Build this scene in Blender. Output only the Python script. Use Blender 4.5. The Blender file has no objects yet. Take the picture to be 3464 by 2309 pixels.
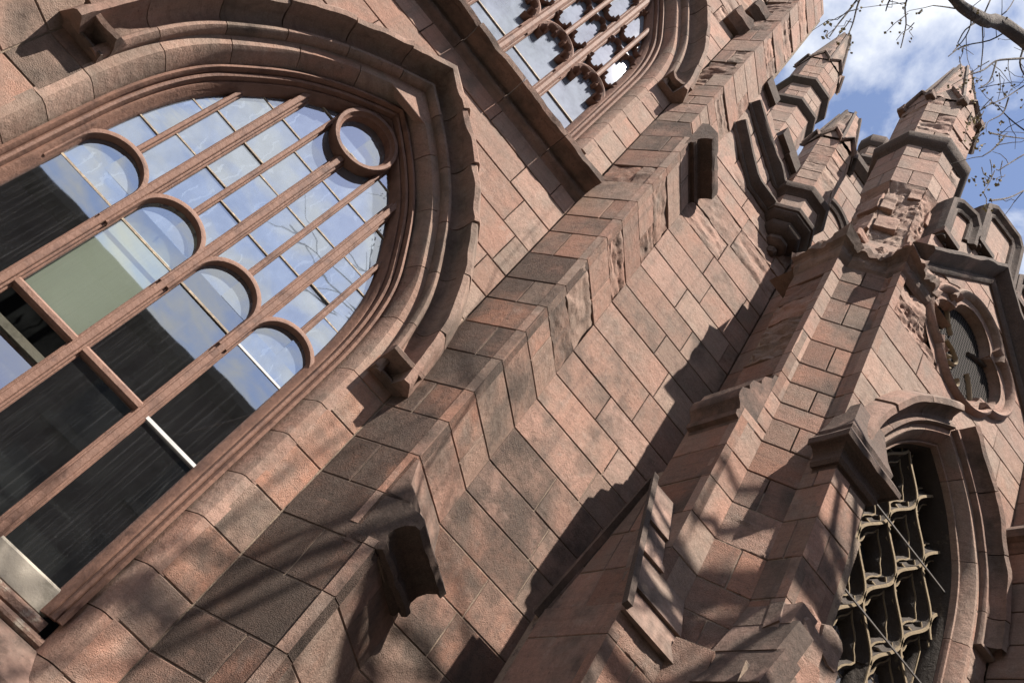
import bpy, math, random
from mathutils import Vector, Matrix, noise
rad = math.radians

# ---------------------------------------------------------------- camera, sky, sun, exposure
S = 0.5          # metres per drawing unit (drawing units: eye at the origin, z measured from the eye)
EYE = 3.2        # eye height above the pavement in drawing units (1.6 m)
def W(p): return (p[0] * S, p[1] * S, (p[2] + EYE) * S)

scene = bpy.context.scene
cam_d = bpy.data.cameras.new('camera'); cam = bpy.data.objects.new('camera', cam_d)
scene.collection.objects.link(cam); scene.camera = cam
RX = (0.6336742922, -0.5829864751, 0.5085112203)
DN = (0.7503796782, 0.3033624717, -0.5872831935)
FW = (0.1881149382, 0.7537227478, 0.6296942031)
m = Matrix(((RX[0], -DN[0], -FW[0], 0), (RX[1], -DN[1], -FW[1], 0), (RX[2], -DN[2], -FW[2], 0), (0, 0, 0, 1)))
cam.matrix_world = Matrix.Translation(W((0, 0, 0))) @ m
cam_d.sensor_width = 36; cam_d.lens = 29.284; cam_d.clip_start = 0.05; cam_d.clip_end = 3000
scene.render.resolution_x = 1024; scene.render.resolution_y = 682

SUN_EL = rad(58); SUN_K = 0.06                  # elevation, and how far right of square-on it stands
sun_dir = Vector((math.sin(math.atan(SUN_K)) * math.cos(SUN_EL), -math.cos(math.atan(SUN_K)) * math.cos(SUN_EL), math.sin(SUN_EL)))
sun_d = bpy.data.lights.new('sun', 'SUN'); sun = bpy.data.objects.new('sun', sun_d)
scene.collection.objects.link(sun)
sun_d.energy = 5.0; sun_d.angle = rad(0.53); sun_d.color = (1.0, 0.93, 0.84)
sun.rotation_euler = sun_dir.to_track_quat('Z', 'Y').to_euler(); sun.location = (0, -40, 60)

world = bpy.data.worlds.new('World'); scene.world = world; world.use_nodes = True
nt = world.node_tree; nt.nodes.clear()
def N(nt, t, **k):
    n = nt.nodes.new(t)
    for a, b in k.items():
        if a == 'inp':
            for i, v in b.items(): n.inputs[i].default_value = v
        else: setattr(n, a, b)
    return n
sky = N(nt, 'ShaderNodeTexSky', sky_type='NISHITA', sun_disc=False, sun_elevation=SUN_EL,
        sun_rotation=math.pi - math.atan(SUN_K), air_density=1.0, dust_density=0.35, ozone_density=2.0)
tc = N(nt, 'ShaderNodeTexCoord'); sep = N(nt, 'ShaderNodeSeparateXYZ'); nt.links.new(tc.outputs['Generated'], sep.inputs[0])
mx = N(nt, 'ShaderNodeMath', operation='MAXIMUM', inp={1: 0.12}); nt.links.new(sep.outputs['Z'], mx.inputs[0])
comb = N(nt, 'ShaderNodeCombineXYZ')
for a in 'XY':
    d = N(nt, 'ShaderNodeMath', operation='DIVIDE'); nt.links.new(sep.outputs[a], d.inputs[0]); nt.links.new(mx.outputs[0], d.inputs[1])
    nt.links.new(d.outputs[0], comb.inputs[a])
cn = N(nt, 'ShaderNodeTexNoise', inp={'Scale': 4.6, 'Detail': 9.0, 'Roughness': 0.58, 'Distortion': 0.25})
cmap = N(nt, 'ShaderNodeMapping', inp={1: (-0.15, 0.0, 0.0)}); nt.links.new(comb.outputs[0], cmap.inputs[0]); nt.links.new(cmap.outputs[0], cn.inputs['Vector'])
cr = N(nt, 'ShaderNodeValToRGB'); cr.color_ramp.elements[0].position = 0.425; cr.color_ramp.elements[1].position = 0.61
nt.links.new(cn.outputs['Fac'], cr.inputs[0])
smul = N(nt, 'ShaderNodeMix', data_type='RGBA', blend_type='MULTIPLY', inp={0: 1.0, 7: (2.15, 1.85, 1.75, 1)})
nt.links.new(sky.outputs[0], smul.inputs[6])
cmix = N(nt, 'ShaderNodeMix', data_type='RGBA', inp={7: (8.8, 9.0, 9.3, 1)})
nt.links.new(cr.outputs[0], cmix.inputs[0]); nt.links.new(smul.outputs[2], cmix.inputs[6])
bg = N(nt, 'ShaderNodeBackground', inp={1: 0.05}); nt.links.new(cmix.outputs[2], bg.inputs[0])
wo = N(nt, 'ShaderNodeOutputWorld'); nt.links.new(bg.outputs[0], wo.inputs[0])

vs = scene.view_settings; vs.view_transform = 'Standard'; vs.look = 'None'; vs.gamma = 1; vs.use_curve_mapping = False
vs.exposure = 1.42
cy = scene.cycles; cy.max_bounces = 6; cy.diffuse_bounces = 2; cy.glossy_bounces = 3; cy.transparent_max_bounces = 8

# ---------------------------------------------------------------- materials
def new_mat(name):
    mt = bpy.data.materials.new(name); mt.use_nodes = True; t = mt.node_tree
    b = t.nodes['Principled BSDF']; return mt, t, b
def L(t, a, b): t.links.new(a, b)
def mixc(t, fac, a, b, mode='MIX'):
    n = N(t, 'ShaderNodeMix', data_type='RGBA', blend_type=mode)
    for i, v in ((0, fac), (6, a), (7, b)):
        if isinstance(v, (int, float, tuple)): n.inputs[i].default_value = v
        else: L(t, v, n.inputs[i])
    return n.outputs[2]
def mth(t, op, a, b=0.0, clamp=False):
    n = N(t, 'ShaderNodeMath', operation=op, use_clamp=clamp)
    for i, v in ((0, a), (1, b)):
        if isinstance(v, (int, float)): n.inputs[i].default_value = v
        else: L(t, v, n.inputs[i])
    return n.outputs[0]
def nz(t, vec, scale, detail=4.0, rough=0.55, dist=0.0):
    n = N(t, 'ShaderNodeTexNoise', inp={'Scale': scale, 'Detail': detail, 'Roughness': rough, 'Distortion': dist}); L(t, vec, n.inputs['Vector']); return n.outputs['Fac']
def ramp(t, x, lo, hi):
    n = N(t, 'ShaderNodeMapRange', clamp=True, inp={1: lo, 2: hi, 3: 0.0, 4: 1.0}); L(t, x, n.inputs[0]); return n.outputs[0]

def stone_material():
    mt, t, b = new_mat('brownstone')
    g = N(t, 'ShaderNodeNewGeometry').outputs['Position']; oi = N(t, 'ShaderNodeObjectInfo')
    sp = N(t, 'ShaderNodeSeparateColor'); L(t, oi.outputs['Color'], sp.inputs[0]); tone, hue, tool = sp.outputs[0], sp.outputs[1], sp.outputs[2]
    soot = oi.outputs['Alpha']
    off = N(t, 'ShaderNodeVectorMath', operation='MULTIPLY', inp={1: (7.0, 7.0, 7.0)})
    rv = N(t, 'ShaderNodeCombineXYZ'); L(t, oi.outputs['Random'], rv.inputs[0]); L(t, oi.outputs['Random'], rv.inputs[2]); L(t, rv.outputs[0], off.inputs[0])
    pv = N(t, 'ShaderNodeVectorMath', operation='ADD'); L(t, g, pv.inputs[0]); L(t, off.outputs[0], pv.inputs[1]); pos = pv.outputs[0]
    c = mixc(t, hue, (0.238, 0.152, 0.121, 1), (0.222, 0.110, 0.073, 1))
    n1 = nz(t, pos, 3.2, 5); n2 = nz(t, pos, 14, 5, .65); n3 = nz(t, pos, 85, 3, .6); n4 = nz(t, g, 1.3, 4, .6)
    c = mixc(t, mth(t, 'MULTIPLY', ramp(t, n1, .40, .66), .8), c, (0.165, 0.127, 0.103, 1))
    c = mixc(t, mth(t, 'MULTIPLY', ramp(t, n2, .48, .72), .55), c, (0.12, 0.068, 0.049, 1))
    c = mixc(t, mth(t, 'MULTIPLY', ramp(t, nz(t, pos, 6.5, 6, .7), .56, .72), .5), c, (0.27, 0.205, 0.17, 1))
    c = mixc(t, mth(t, 'MULTIPLY', ramp(t, nz(t, pos, 30, 3, .6), .62, .72), .6), c, (0.075, 0.05, 0.04, 1))
    c = mixc(t, mth(t, 'MULTIPLY', ramp(t, oi.outputs['Random'], .45, 1.0), .55), c, (0.190, 0.148, 0.118, 1))
    bm_ = N(t, 'ShaderNodeMapping', inp={3: (1.2, 1.2, 15.0)}); L(t, pos, bm_.inputs[0])
    c = mixc(t, mth(t, 'MULTIPLY', ramp(t, nz(t, bm_.outputs[0], 2.2, 5, .65), .50, .68), .42), c, (0.115, 0.072, 0.055, 1))
    rm_ = N(t, 'ShaderNodeMapping', inp={3: (9.0, 9.0, .55)}); L(t, g, rm_.inputs[0])
    c = mixc(t, mth(t, 'MULTIPLY', ramp(t, nz(t, rm_.outputs[0], 1.4, 4, .6), .54, .72), .40), c, (0.085, 0.062, 0.052, 1))
    v = mth(t, 'ADD', mth(t, 'MULTIPLY', tone, .72), .58)
    v = mth(t, 'MULTIPLY', v, mth(t, 'ADD', mth(t, 'MULTIPLY', n3, .75), .62))
    v = mth(t, 'MULTIPLY', v, mth(t, 'ADD', mth(t, 'MULTIPLY', n2, .8), .60))
    cv = N(t, 'ShaderNodeCombineXYZ')
    for i in range(3): L(t, v, cv.inputs[i])
    c = mixc(t, 1.0, c, cv.outputs[0], 'MULTIPLY')
    # soot and lichen: patches with a shape of their own, more of them where the stone carries more soot
    sn = mth(t, 'ADD', mth(t, 'MULTIPLY', n1, .45), mth(t, 'ADD', mth(t, 'MULTIPLY', n4, .45), mth(t, 'MULTIPLY', n2, .25)))
    thr = mth(t, 'SUBTRACT', .755, mth(t, 'MULTIPLY', soot, .44))
    mk = N(t, 'ShaderNodeMapRange', clamp=True, inp={3: 0.0, 4: 0.88}); L(t, sn, mk.inputs[0]); L(t, thr, mk.inputs[1]); L(t, mth(t, 'ADD', thr, .17), mk.inputs[2])
    sc = mixc(t, n2, (0.0175, 0.0135, 0.0115, 1), (0.058, 0.042, 0.034, 1))
    sfac = mth(t, 'MULTIPLY', mk.outputs[0], mth(t, 'ADD', .68, mth(t, 'MULTIPLY', ramp(t, n3, .35, .6), .32)))
    c = mixc(t, sfac, c, sc)
    L(t, c, b.inputs['Base Color'])
    b.inputs['Roughness'].default_value = 0.88; b.inputs['Specular IOR Level'].default_value = 0.25
    st = N(t, 'ShaderNodeMapping', inp={3: (1, 1, 1.6)}); L(t, pos, st.inputs[0])
    tn = nz(t, st.outputs[0], 105, 2.5, .6, .3)
    bp = N(t, 'ShaderNodeBump', inp={1: 0.012}); L(t, mth(t, 'MULTIPLY', tool, .8), bp.inputs[0]); L(t, ramp(t, tn, .3, .7), bp.inputs['Height'])
    bp2 = N(t, 'ShaderNodeBump', inp={0: .55, 1: 0.025}); L(t, nz(t, pos, 11, 7, .68), bp2.inputs['Height']); L(t, bp.outputs[0], bp2.inputs['Normal'])
    L(t, bp2.outputs[0], b.inputs['Normal'])
    return mt
STONE = stone_material()

def simple(name, col, rough=.8, var=.25, scale=12, bump=.3, bd=.01, col2=None, spec=.3, metal=0, c2lo=.5, c2hi=.62):
    mt, t, b = new_mat(name); g = N(t, 'ShaderNodeNewGeometry').outputs['Position']
    n = nz(t, g, scale, 6, .65); c = col + (1,)
    if col2: c = mixc(t, ramp(t, nz(t, g, scale * .6, 7, .7), c2lo, c2hi), c, col2 + (1,))
    v = mth(t, 'ADD', mth(t, 'MULTIPLY', n, 2 * var), 1 - var); cv = N(t, 'ShaderNodeCombineXYZ')
    for i in range(3): L(t, v, cv.inputs[i])
    L(t, mixc(t, 1.0, c, cv.outputs[0], 'MULTIPLY'), b.inputs['Base Color'])
    b.inputs['Roughness'].default_value = rough; b.inputs['Specular IOR Level'].default_value = spec; b.inputs['Metallic'].default_value = metal
    if bump:
        bp = N(t, 'ShaderNodeBump', inp={0: bump, 1: bd}); L(t, nz(t, g, scale * 3, 5, .7), bp.inputs['Height']); L(t, bp.outputs[0], b.inputs['Normal'])
    return mt
MORTAR = simple('mortar', (0.20, 0.15, 0.112), .95, .35, 20, .8, .02, (0.07, .052, .045), .3, 0, .52, .66)
WOOD = simple('painted_wood', (0.145, 0.077, 0.054), .7, .4, 9, .6, .012, (0.07, 0.036, 0.027), .35, 0, .5, .7)
WOODPALE = simple('flaking_paint', (0.22, 0.135, 0.10), .8, .35, 16, .8, .02, (0.34, 0.28, 0.22))
GREYPAINT = simple('grey_paint', (0.22, 0.195, 0.16), .7, .3, 8, .4, .01, (0.14, .125, .10))
WHITEBAR = simple('white_bar', (0.42, 0.41, 0.40), .5, .1, 20, 0)
LEAD = simple('lead', (0.20, 0.16, 0.12), .6, .4, 40, .4, .01, (0.34, .27, .19))
PUTTY = simple('putty', (0.32, 0.30, 0.25), .8, .3, 30, .3, .01)
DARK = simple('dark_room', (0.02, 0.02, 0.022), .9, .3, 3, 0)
BLIND = simple('roller_blind', (0.66, 0.66, 0.57), .8, .12, 4, .1, .005)
TRACERY = simple('sooted_shaded_tracery', (0.040, 0.031, 0.025), .85, .5, 8, .8, .02, (0.16, 0.12, 0.075), .3, 0, .6, .75)  # soot-black ribs; also paints the shade of the porch window reveal
FILLET = simple('sunlit_fillet', (0.18, 0.135, 0.083), .8, .3, 14, .6, .01, (0.09, .065, .045), .3, 0, .6, .72)  # pale colour stands in for sunlight on the tracery edges
METAL = simple('iron_rod', (0.10, 0.09, 0.085), .7, .3, 20, .2, .005, None, .5, .6)
BARK = simple('bark', (0.075, 0.06, 0.055), .9, .4, 20, .9, .02, (0.16, 0.14, 0.12))
SEED = simple('dry_seeds', (0.20, 0.155, 0.06), .8, .3, 30, 0, .01, (0.07, .045, .035))
NETM = simple('wire_net', (0.012, 0.011, 0.011), .9, .2, 30, 0, .01, None, .05)

def glass_mat(name, refl, body, body_fac, tint=(0.6, 0.65, 0.62), rough=.02, wav=.15, marks=0.0, streak=0.0, edge=.6):
    """window glass: clear pane that mirrors, with a body_fac share of dusty film over it"""
    mt, t, b = new_mat(name); t.nodes.remove(b); out = t.nodes['Material Output']
    g = N(t, 'ShaderNodeNewGeometry').outputs['Position']; oi = N(t, 'ShaderNodeObjectInfo')
    bp = N(t, 'ShaderNodeBump', inp={0: wav, 1: .02}); L(t, nz(t, g, 2.3, 2, .4), bp.inputs['Height'])
    gl = N(t, 'ShaderNodeBsdfGlossy', inp={0: (0.93, 0.96, 1.0, 1), 1: rough}); L(t, bp.outputs[0], gl.inputs['Normal'])
    tr = N(t, 'ShaderNodeBsdfTransparent', inp={0: tint + (1,)})
    df = N(t, 'ShaderNodeBsdfDiffuse', inp={0: body + (1,)})
    n = nz(t, g, 5, 6, .65)
    fac = mth(t, 'MULTIPLY', mth(t, 'ADD', mth(t, 'MULTIPLY', n, 1.7), .12), body_fac, True)
    if marks:
        wv = N(t, 'ShaderNodeTexWave', inp={1: 3.2, 2: 6.5, 3: 3, 4: 2.2}); L(t, g, wv.inputs[0])
        mk = mth(t, 'MULTIPLY', ramp(t, wv.outputs['Fac'], .93, .99), ramp(t, nz(t, g, 4.5, 1), .52, .6))
        fac = mth(t, 'ADD', fac, mth(t, 'MULTIPLY', mk, marks), True)
    if streak:
        mp = N(t, 'ShaderNodeMapping', inp={3: (60, 60, 1.0)}); L(t, g, mp.inputs[0])
        fac = mth(t, 'ADD', fac, mth(t, 'MULTIPLY', ramp(t, nz(t, mp.outputs[0], 1, 4, .7), .5, .8), streak), True)
        fac = mth(t, 'ADD', fac, mth(t, 'MULTIPLY', ramp(t, nz(t, g, 70, 2, .5), .72, .76), streak * 1.6), True)
    m1 = N(t, 'ShaderNodeMixShader'); L(t, fac, m1.inputs[0]); L(t, tr.outputs[0], m1.inputs[1]); L(t, df.outputs[0], m1.inputs[2])
    lw = N(t, 'ShaderNodeLayerWeight', inp={0: .35}); rf = mth(t, 'ADD', mth(t, 'MULTIPLY', lw.outputs['Facing'], edge), refl, True)
    m2 = N(t, 'ShaderNodeMixShader'); L(t, rf, m2.inputs[0]); L(t, m1.outputs[0], m2.inputs[1]); L(t, gl.outputs[0], m2.inputs[2])
    L(t, m2.outputs[0], out.inputs[0]); return mt
GLASS_CLEAR = glass_mat('clear_glass', .26, (0.16, 0.16, 0.165), .05, wav=.03, streak=.12)
GLASS_DUSTY = glass_mat('dusty_glass', .26, (0.125, 0.15, 0.185), .74, wav=.1, marks=.85)
GLASS_UPPER = glass_mat('bright_glass', .12, (0.17, 0.19, 0.225), .85, wav=.1, edge=.15)
GLASS_LEAD = glass_mat('leaded_glass', .40, (0.28, 0.28, 0.32), .7)

# ---------------------------------------------------------------- mesh helpers
COL = scene.collection
def mk(name, verts, faces, mat, parent=None, smooth=0, col=None, share=None):
    me = bpy.data.meshes.new(name); me.from_pydata([W(v) for v in verts], [], faces); me.update()
    if mat: me.materials.append(mat)
    if smooth:
        me.shade_smooth(); me.set_sharp_from_angle(angle=rad(smooth))
    o = bpy.data.objects.new(name, me); COL.objects.link(o)
    if parent: o.parent = parent
    if col: o.color = col
    return o
def empty(name, parent=None, at=(0, 0, -EYE)):
    o = bpy.data.objects.new(name, None); COL.objects.link(o); o.empty_display_size = .2
    if parent: o.parent = parent
    return o
def tag(o, label=None, cat=None, group=None, kind=None):
    for k, v in (('label', label), ('category', cat), ('group', group), ('kind', kind)):
        if v: o[k] = v
    return o
rng = random.Random(7)
class Face:
    """an upright plane: u runs along the wall, n points out of it"""
    def __init__(s, p, q=None, d=None):
        s.o = Vector((p[0], p[1])); s.d = (Vector(q) - s.o) if q else Vector(d)
        s.len = s.d.length; s.d = s.d.normalized(); s.n = Vector((s.d.y, -s.d.x))
    def P(s, u, z, h=0.0):
        q = s.o + s.d * u + s.n * h; return (q.x, q.y, z)
def fbm(p, sc, oct=3):
    a = 0; k = 1.0; f = sc
    for i in range(oct):
        a += k * noise.noise(Vector((p[0] * f, p[1] * f, p[2] * f))); k *= .55; f *= 2.1
    return a

def stone(face, u0, u1, z0, z1, parent, name='stone', lf=None, rf=None, free='', rough=0.0, soot=.25, tool=.35, tone=None, hue=None,
          gap=.008, depth=.16, out=0.0, bev=.011):
    """one dressed block: chamfered edges, slightly uneven face; rough > 0 spalls it"""
    if u1 - u0 < .05 or z1 - z0 < .04: return None
    nu = max(3, int((u1 - u0) * (20 if rough else 3))); nv = max(3, int((z1 - z0) * (26 if rough else 4)))
    if rough: nu = min(nu, 40); nv = min(nv, 22)
    def par(n, a, b, fa, fb):
        ln = b - a; c = min(bev / ln, .2); i0 = 0 if fa else c; i1 = 1 if fb else 1 - c
        r = [i0 + (i1 - i0) * i / n for i in range(n + 1)]
        if not fa: r = [0] + r
        if not fb: r = r + [1]
        return r
    fl, fr, fb_, ft = 'l' in free, 'r' in free, 'b' in free, 't' in free
    pu = par(nu, u0, u1, fl, fr); pv = par(nv, z0, z1, fb_, ft)
    za, zb = z0 + (0 if fb_ else gap), z1 - (0 if ft else gap)
    sd = (rng.random() * 50, rng.random() * 50, rng.random() * 50); amp = .006 + rough * .22; lam = 3.2 if rng.random() < .5 else 1.2; jz = (rng.random() - .5) * .008
    vs_, nn = [], len(pu); bad = 0
    for j, b in enumerate(pv):
        z = za + (zb - za) * b
        l = u0 + (0 if fl else gap); r = u1 - (0 if fr else gap)
        if lf: l = max(l, lf(z))
        if rf: r = min(r, rf(z))
        if r - l < .02: bad += 1; r = l = (max(l, u0) + min(r, u1)) / 2
        for i, a in enumerate(pu):
            u = l + (r - l) * a
            edge = (i == 0 and not fl) or (i == nn - 1 and not fr) or (j == 0 and not fb_) or (j == len(pv) - 1 and not ft)
            h = out + jz - (bev * .9 if edge else 0)
            fe = (i == 0 and fl) or (i == nn - 1 and fr)
            zz = z
            if edge and not fe: u += .007 * noise.noise(Vector((u * 3 + sd[0], z * 3, 1))) ; zz = z + .007 * noise.noise(Vector((u * 3, z * 3 + sd[1], 5)))
            if not fe:
                q = face.P(u, z); k = fbm((q[0] + sd[0], q[1] + sd[1], q[2] + sd[2]), 1.6 if not rough else 2.3, 4 if rough else 2)
                h += amp * k * (1.0 if not edge else .5)
                if rough:
                    k2 = fbm((q[0] + sd[1], q[1] + sd[0], q[2] * lam), 1.25, 4); k3 = math.floor((k2 + .9) * 4.5) / 4.5; h -= rough * max(0, k3) * .95 - .012 * fbm((q[0] * 3, q[1] * 3, q[2] * 3 + sd[2]), 2.5, 2)
                if rough: h = max(h + rough * .3, -.010 if z < 8 else -.115)
            vs_.append(face.P(u, zz, h))
    if bad >= len(pv) - 1: return None
    fs = []; M = len(pv)
    for j in range(M - 1):
        for i in range(nn - 1):
            a = j * nn + i; fs.append((a, a + 1, a + nn + 1, a + nn))
    ring = [i for i in range(nn)] + [j * nn + nn - 1 for j in range(1, M)] + [(M - 1) * nn + i for i in range(nn - 2, -1, -1)] + [j * nn for j in range(M - 2, 0, -1)]
    base = len(vs_); n3 = Vector((face.n.x, face.n.y, 0))
    for k in ring: vs_.append(tuple(Vector(vs_[k]) - n3 * depth))
    R_ = len(ring)
    for k in range(R_): fs.append((ring[(k + 1) % R_], ring[k], base + k, base + (k + 1) % R_))
    tone = rng.random() if tone is None else min(1, max(0, tone + (rng.random() - .5) * .5)); hue = rng.random() ** 1.5 if hue is None else min(1, max(0, hue + (rng.random() - .5) * .5))
    so = max(0, min(1, soot + (rng.random() - .5) * .35)); tl = max(.05, min(1, tool + (rng.random() - .5) * .3))
    return mk(name, vs_, fs, STONE, parent, 26 if rough else 18, (tone, hue, tl, so))

def courses(z0, z1, lst=None, step=.66, jit=.06):
    if lst: zs = [z for z in lst if z0 + .08 < z < z1 - .08]; return [z0] + zs + [z1]
    n = max(1, round((z1 - z0) / step)); r = [z0 + (z1 - z0) * i / n for i in range(n + 1)]
    return [r[0]] + [z + (rng.random() - .5) * jit for z in r[1:-1]] + [r[-1]]
def lay(face, u0, u1, zs, parent, lens=(1.0, 1.7), lf=None, rf=None, free='', rough_fn=None, name='stone', **kw):
    """a bonded wall of single blocks between u0 and u1"""
    shift = 0
    for j in range(len(zs) - 1):
        za, zb = zs[j], zs[j + 1]
        if lens == 'alt':                       # one block, then two, course about
            cuts = [u0, u1] if j % 2 else [u0, u0 + (u1 - u0) * (.4 + .25 * rng.random()), u1]
        elif lens == 'one': cuts = [u0, u1]
        else:
            cuts = [u0]; u = u0 - (rng.random() * lens[0] if j % 2 else 0)
            while True:
                u += lens[0] + (lens[1] - lens[0]) * rng.random()
                if u > u1 - .3: break
                if u > u0 + .3: cuts.append(u)
            cuts.append(u1)
        for i in range(len(cuts) - 1):
            a, b = cuts[i], cuts[i + 1]; fr = ''
            if 'l' in free and i == 0: fr += 'l'
            if 'r' in free and i == len(cuts) - 2: fr += 'r'
            k = dict(kw)
            if rough_fn:
                rr = rough_fn((a + b) / 2, (za + zb) / 2)
                if rr: k['rough'] = rr
            stone(face, a, b, za, zb, parent, name, lf, rf, fr, **k)
def bed(face, u0, u1, z0, z1, parent, lf=None, rf=None, h=-.13, name='mortar_bed', n=40, el=0.0, er=0.0):
    """mortar face behind the joints"""
    u0 -= el; u1 += er
    if z0 < 8 < z1 - .1:
        bed(face, u0, u1, z0, 8, parent, lf, rf, -.014, name, n); z0 = 8
    elif z1 <= 8: h = -.014
    vs_, fs = [], []; step = max(1, n if (lf or rf) else 1)
    for j in range(step + 1):
        z = z0 + (z1 - z0) * j / step; l, r = u0, u1
        if lf: l = max(l, lf(z))
        if rf: r = min(r, rf(z))
        if r < l: r = l = (l + r) / 2
        vs_ += [face.P(l, z, h), face.P(r, z, h)]
    for j in range(step): fs.append((2 * j, 2 * j + 1, 2 * j + 3, 2 * j + 2))
    return mk(name, vs_, fs, MORTAR, parent)

def sweep(face, path, prof, name, mat, parent, closed=False, smooth=40, col=None, jag=None, caps=True):
    """profile of (outward offset, projection) swept along a path of (u, z) in the wall plane, mitred"""
    n = len(path); vs_, fs = [], []; k = len(prof)
    for i in range(n):
        p = Vector(path[i]); a = Vector(path[i - 1]) if (i > 0 or closed) else None; b = Vector(path[(i + 1) % n]) if (i < n - 1 or closed) else None
        d1 = (p - a).normalized() if a is not None else None; d2 = (b - p).normalized() if b is not None else None
        d1 = d1 or d2; d2 = d2 or d1
        n1 = Vector((-d1.y, d1.x)); n2 = Vector((-d2.y, d2.x)); mm = n1 + n2
        if mm.length < 1e-4: mm = n1
        mm = mm / max(.35, mm.dot(n1)) if mm.length else n1
        for q, (o, h) in enumerate(prof):
            oo, hh = o, h
            if jag:
                j = jag(p, q, i); oo += j[0]; hh += j[1]
            c = p + mm * oo; vs_.append(face.P(c.x, c.y, hh))
    rngs = range(n) if closed else range(n - 1)
    for i in rngs:
        for q in range(k):
            a = i * k + q; b = i * k + (q + 1) % k; c = ((i + 1) % n) * k + (q + 1) % k; d = ((i + 1) % n) * k + q
            fs.append((a, b, c, d))
    if caps and not closed: fs.append(tuple(range(k))[::-1]); fs.append(tuple(range((n - 1) * k, n * k)))
    return mk(name, vs_, fs, mat, parent, smooth, col)
def resample(pts, step):
    out = [Vector(pts[0])]
    for a, b in zip(pts, pts[1:]):
        a, b = Vector(a), Vector(b); n = max(1, int((b - a).length / step))
        for i in range(1, n + 1): out.append(a.lerp(b, i / n))
    return out
def spline(pts, n=4):
    P = [Vector(p) for p in pts]; P = [P[0] * 2 - P[1]] + P + [P[-1] * 2 - P[-2]]; out = []
    for i in range(1, len(P) - 2):
        for j in range(n):
            t = j / n; a, b, c, d = P[i - 1:i + 3]
            out.append(.5 * ((2 * b) + (c - a) * t + (2 * a - 5 * b + 4 * c - d) * t * t + (3 * b - a - 3 * c + d) * t ** 3))
    out.append(P[-2]); return out
def split_path(path, n):
    """cut a path into n runs that share their end points"""
    d = [0]
    for a, b in zip(path, path[1:]): d.append(d[-1] + (Vector(b) - Vector(a)).length)
    cuts = [0]
    for k in range(1, n):
        t = d[-1] * k / n; i = min(range(len(d)), key=lambda q: abs(d[q] - t))
        if i > cuts[-1]: cuts.append(i)
    cuts.append(len(path) - 1)
    res = []
    for a, b in zip(cuts, cuts[1:]):
        if b <= a: continue
        r = [Vector(p) for p in path[a:b + 1]]; g_ = .007
        r[0] = r[0] + (r[1] - r[0]).normalized() * g_; r[-1] = r[-1] + (r[-2] - r[-1]).normalized() * g_
        res.append(r)
    return res
def box(face, u0, u1, z0, z1, h0, h1, name, mat, parent, ch=0.0, col=None):
    """bar or slab; ch chamfers its two front edges along the long side"""
    if not ch:
        v = [face.P(u, z, h) for h in (h0, h1) for (u, z) in ((u0, z0), (u1, z0), (u1, z1), (u0, z1))]
        f = [(0, 3, 2, 1), (4, 5, 6, 7), (0, 1, 5, 4), (1, 2, 6, 5), (2, 3, 7, 6), (3, 0, 4, 7)]
        return mk(name, v, f, mat, parent, 0, col)
    if (z1 - z0) >= (u1 - u0): prof = [(u0, h0), (u0, h1 - ch), (u0 + ch, h1), (u1 - ch, h1), (u1, h1 - ch), (u1, h0)]; ends = (z0, z1); P = lambda a, h, e: face.P(a, e, h)
    else: prof = [(z0, h0), (z0, h1 - ch), (z0 + ch, h1), (z1 - ch, h1), (z1, h1 - ch), (z1, h0)]; ends = (u0, u1); P = lambda a, h, e: face.P(e, a, h)
    v = [P(a, h, e) for e in ends for a, h in prof]; k = len(prof)
    f = [(i, (i + 1) % k, k + (i + 1) % k, k + i) for i in range(k)] + [tuple(range(k))[::-1], tuple(range(k, 2 * k))]
    return mk(name, v, f, mat, parent, 0, col)
def prism(pts, z0, z1, name, mat, parent, col=None, top_scale=None, c=None):
    n = len(pts); v = [(p[0], p[1], z0) for p in pts] + [(p[0], p[1], z1) for p in pts]
    f = [(i, (i + 1) % n, n + (i + 1) % n, n + i) for i in range(n)] + [tuple(range(n))[::-1], tuple(range(n, 2 * n))]
    return mk(name, v, f, mat, parent, 0, col)
def run(line, prof, name, parent, soot=.6, rough=0.0, nseg=None, tone=.4, hue=.3, ends=None, mat=None):
    """string course or drip: profile of (projection, z) run along a plan polyline (list of (x, y)); the wall is on its right"""
    pts = []
    for a, b in zip(line, line[1:]):
        a, b = Vector(a), Vector(b); n = max(1, int((b - a).length / (nseg or 9))); 
        for i in range(n): pts.append(a.lerp(b, i / n))
    pts.append(Vector(line[-1])); vs_, fs = [], []; k = len(prof); n = len(pts)
    for i, p in enumerate(pts):
        d1 = (p - pts[i - 1]).normalized() if i else None; d2 = (pts[i + 1] - p).normalized() if i < n - 1 else None
        d1 = d1 or d2; d2 = d2 or d1; n1 = Vector((d1.y, -d1.x)); n2 = Vector((d2.y, -d2.x)); mm = n1 + n2; mm = mm / max(.4, mm.dot(n1))
        for h, z in prof:
            e = 0
            if rough and h > .08: e = rough * (fbm((p.x * 3, p.y * 3, z * 3), 1.7, 3) - .35) * min(1, h * 3)
            q = p + mm * max(-.05, h + e); vs_.append((q.x, q.y, z + e * .5))
    for i in range(n - 1):
        for j in range(k):
            fs.append((i * k + j, (i + 1) * k + j, (i + 1) * k + (j + 1) % k, i * k + (j + 1) % k))
    fs.append(tuple(range(k))); fs.append(tuple(range((n - 1) * k, n * k))[::-1])
    return mk(name, vs_, fs, mat or STONE, parent, 24, (tone, hue, .25, soot))
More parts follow.
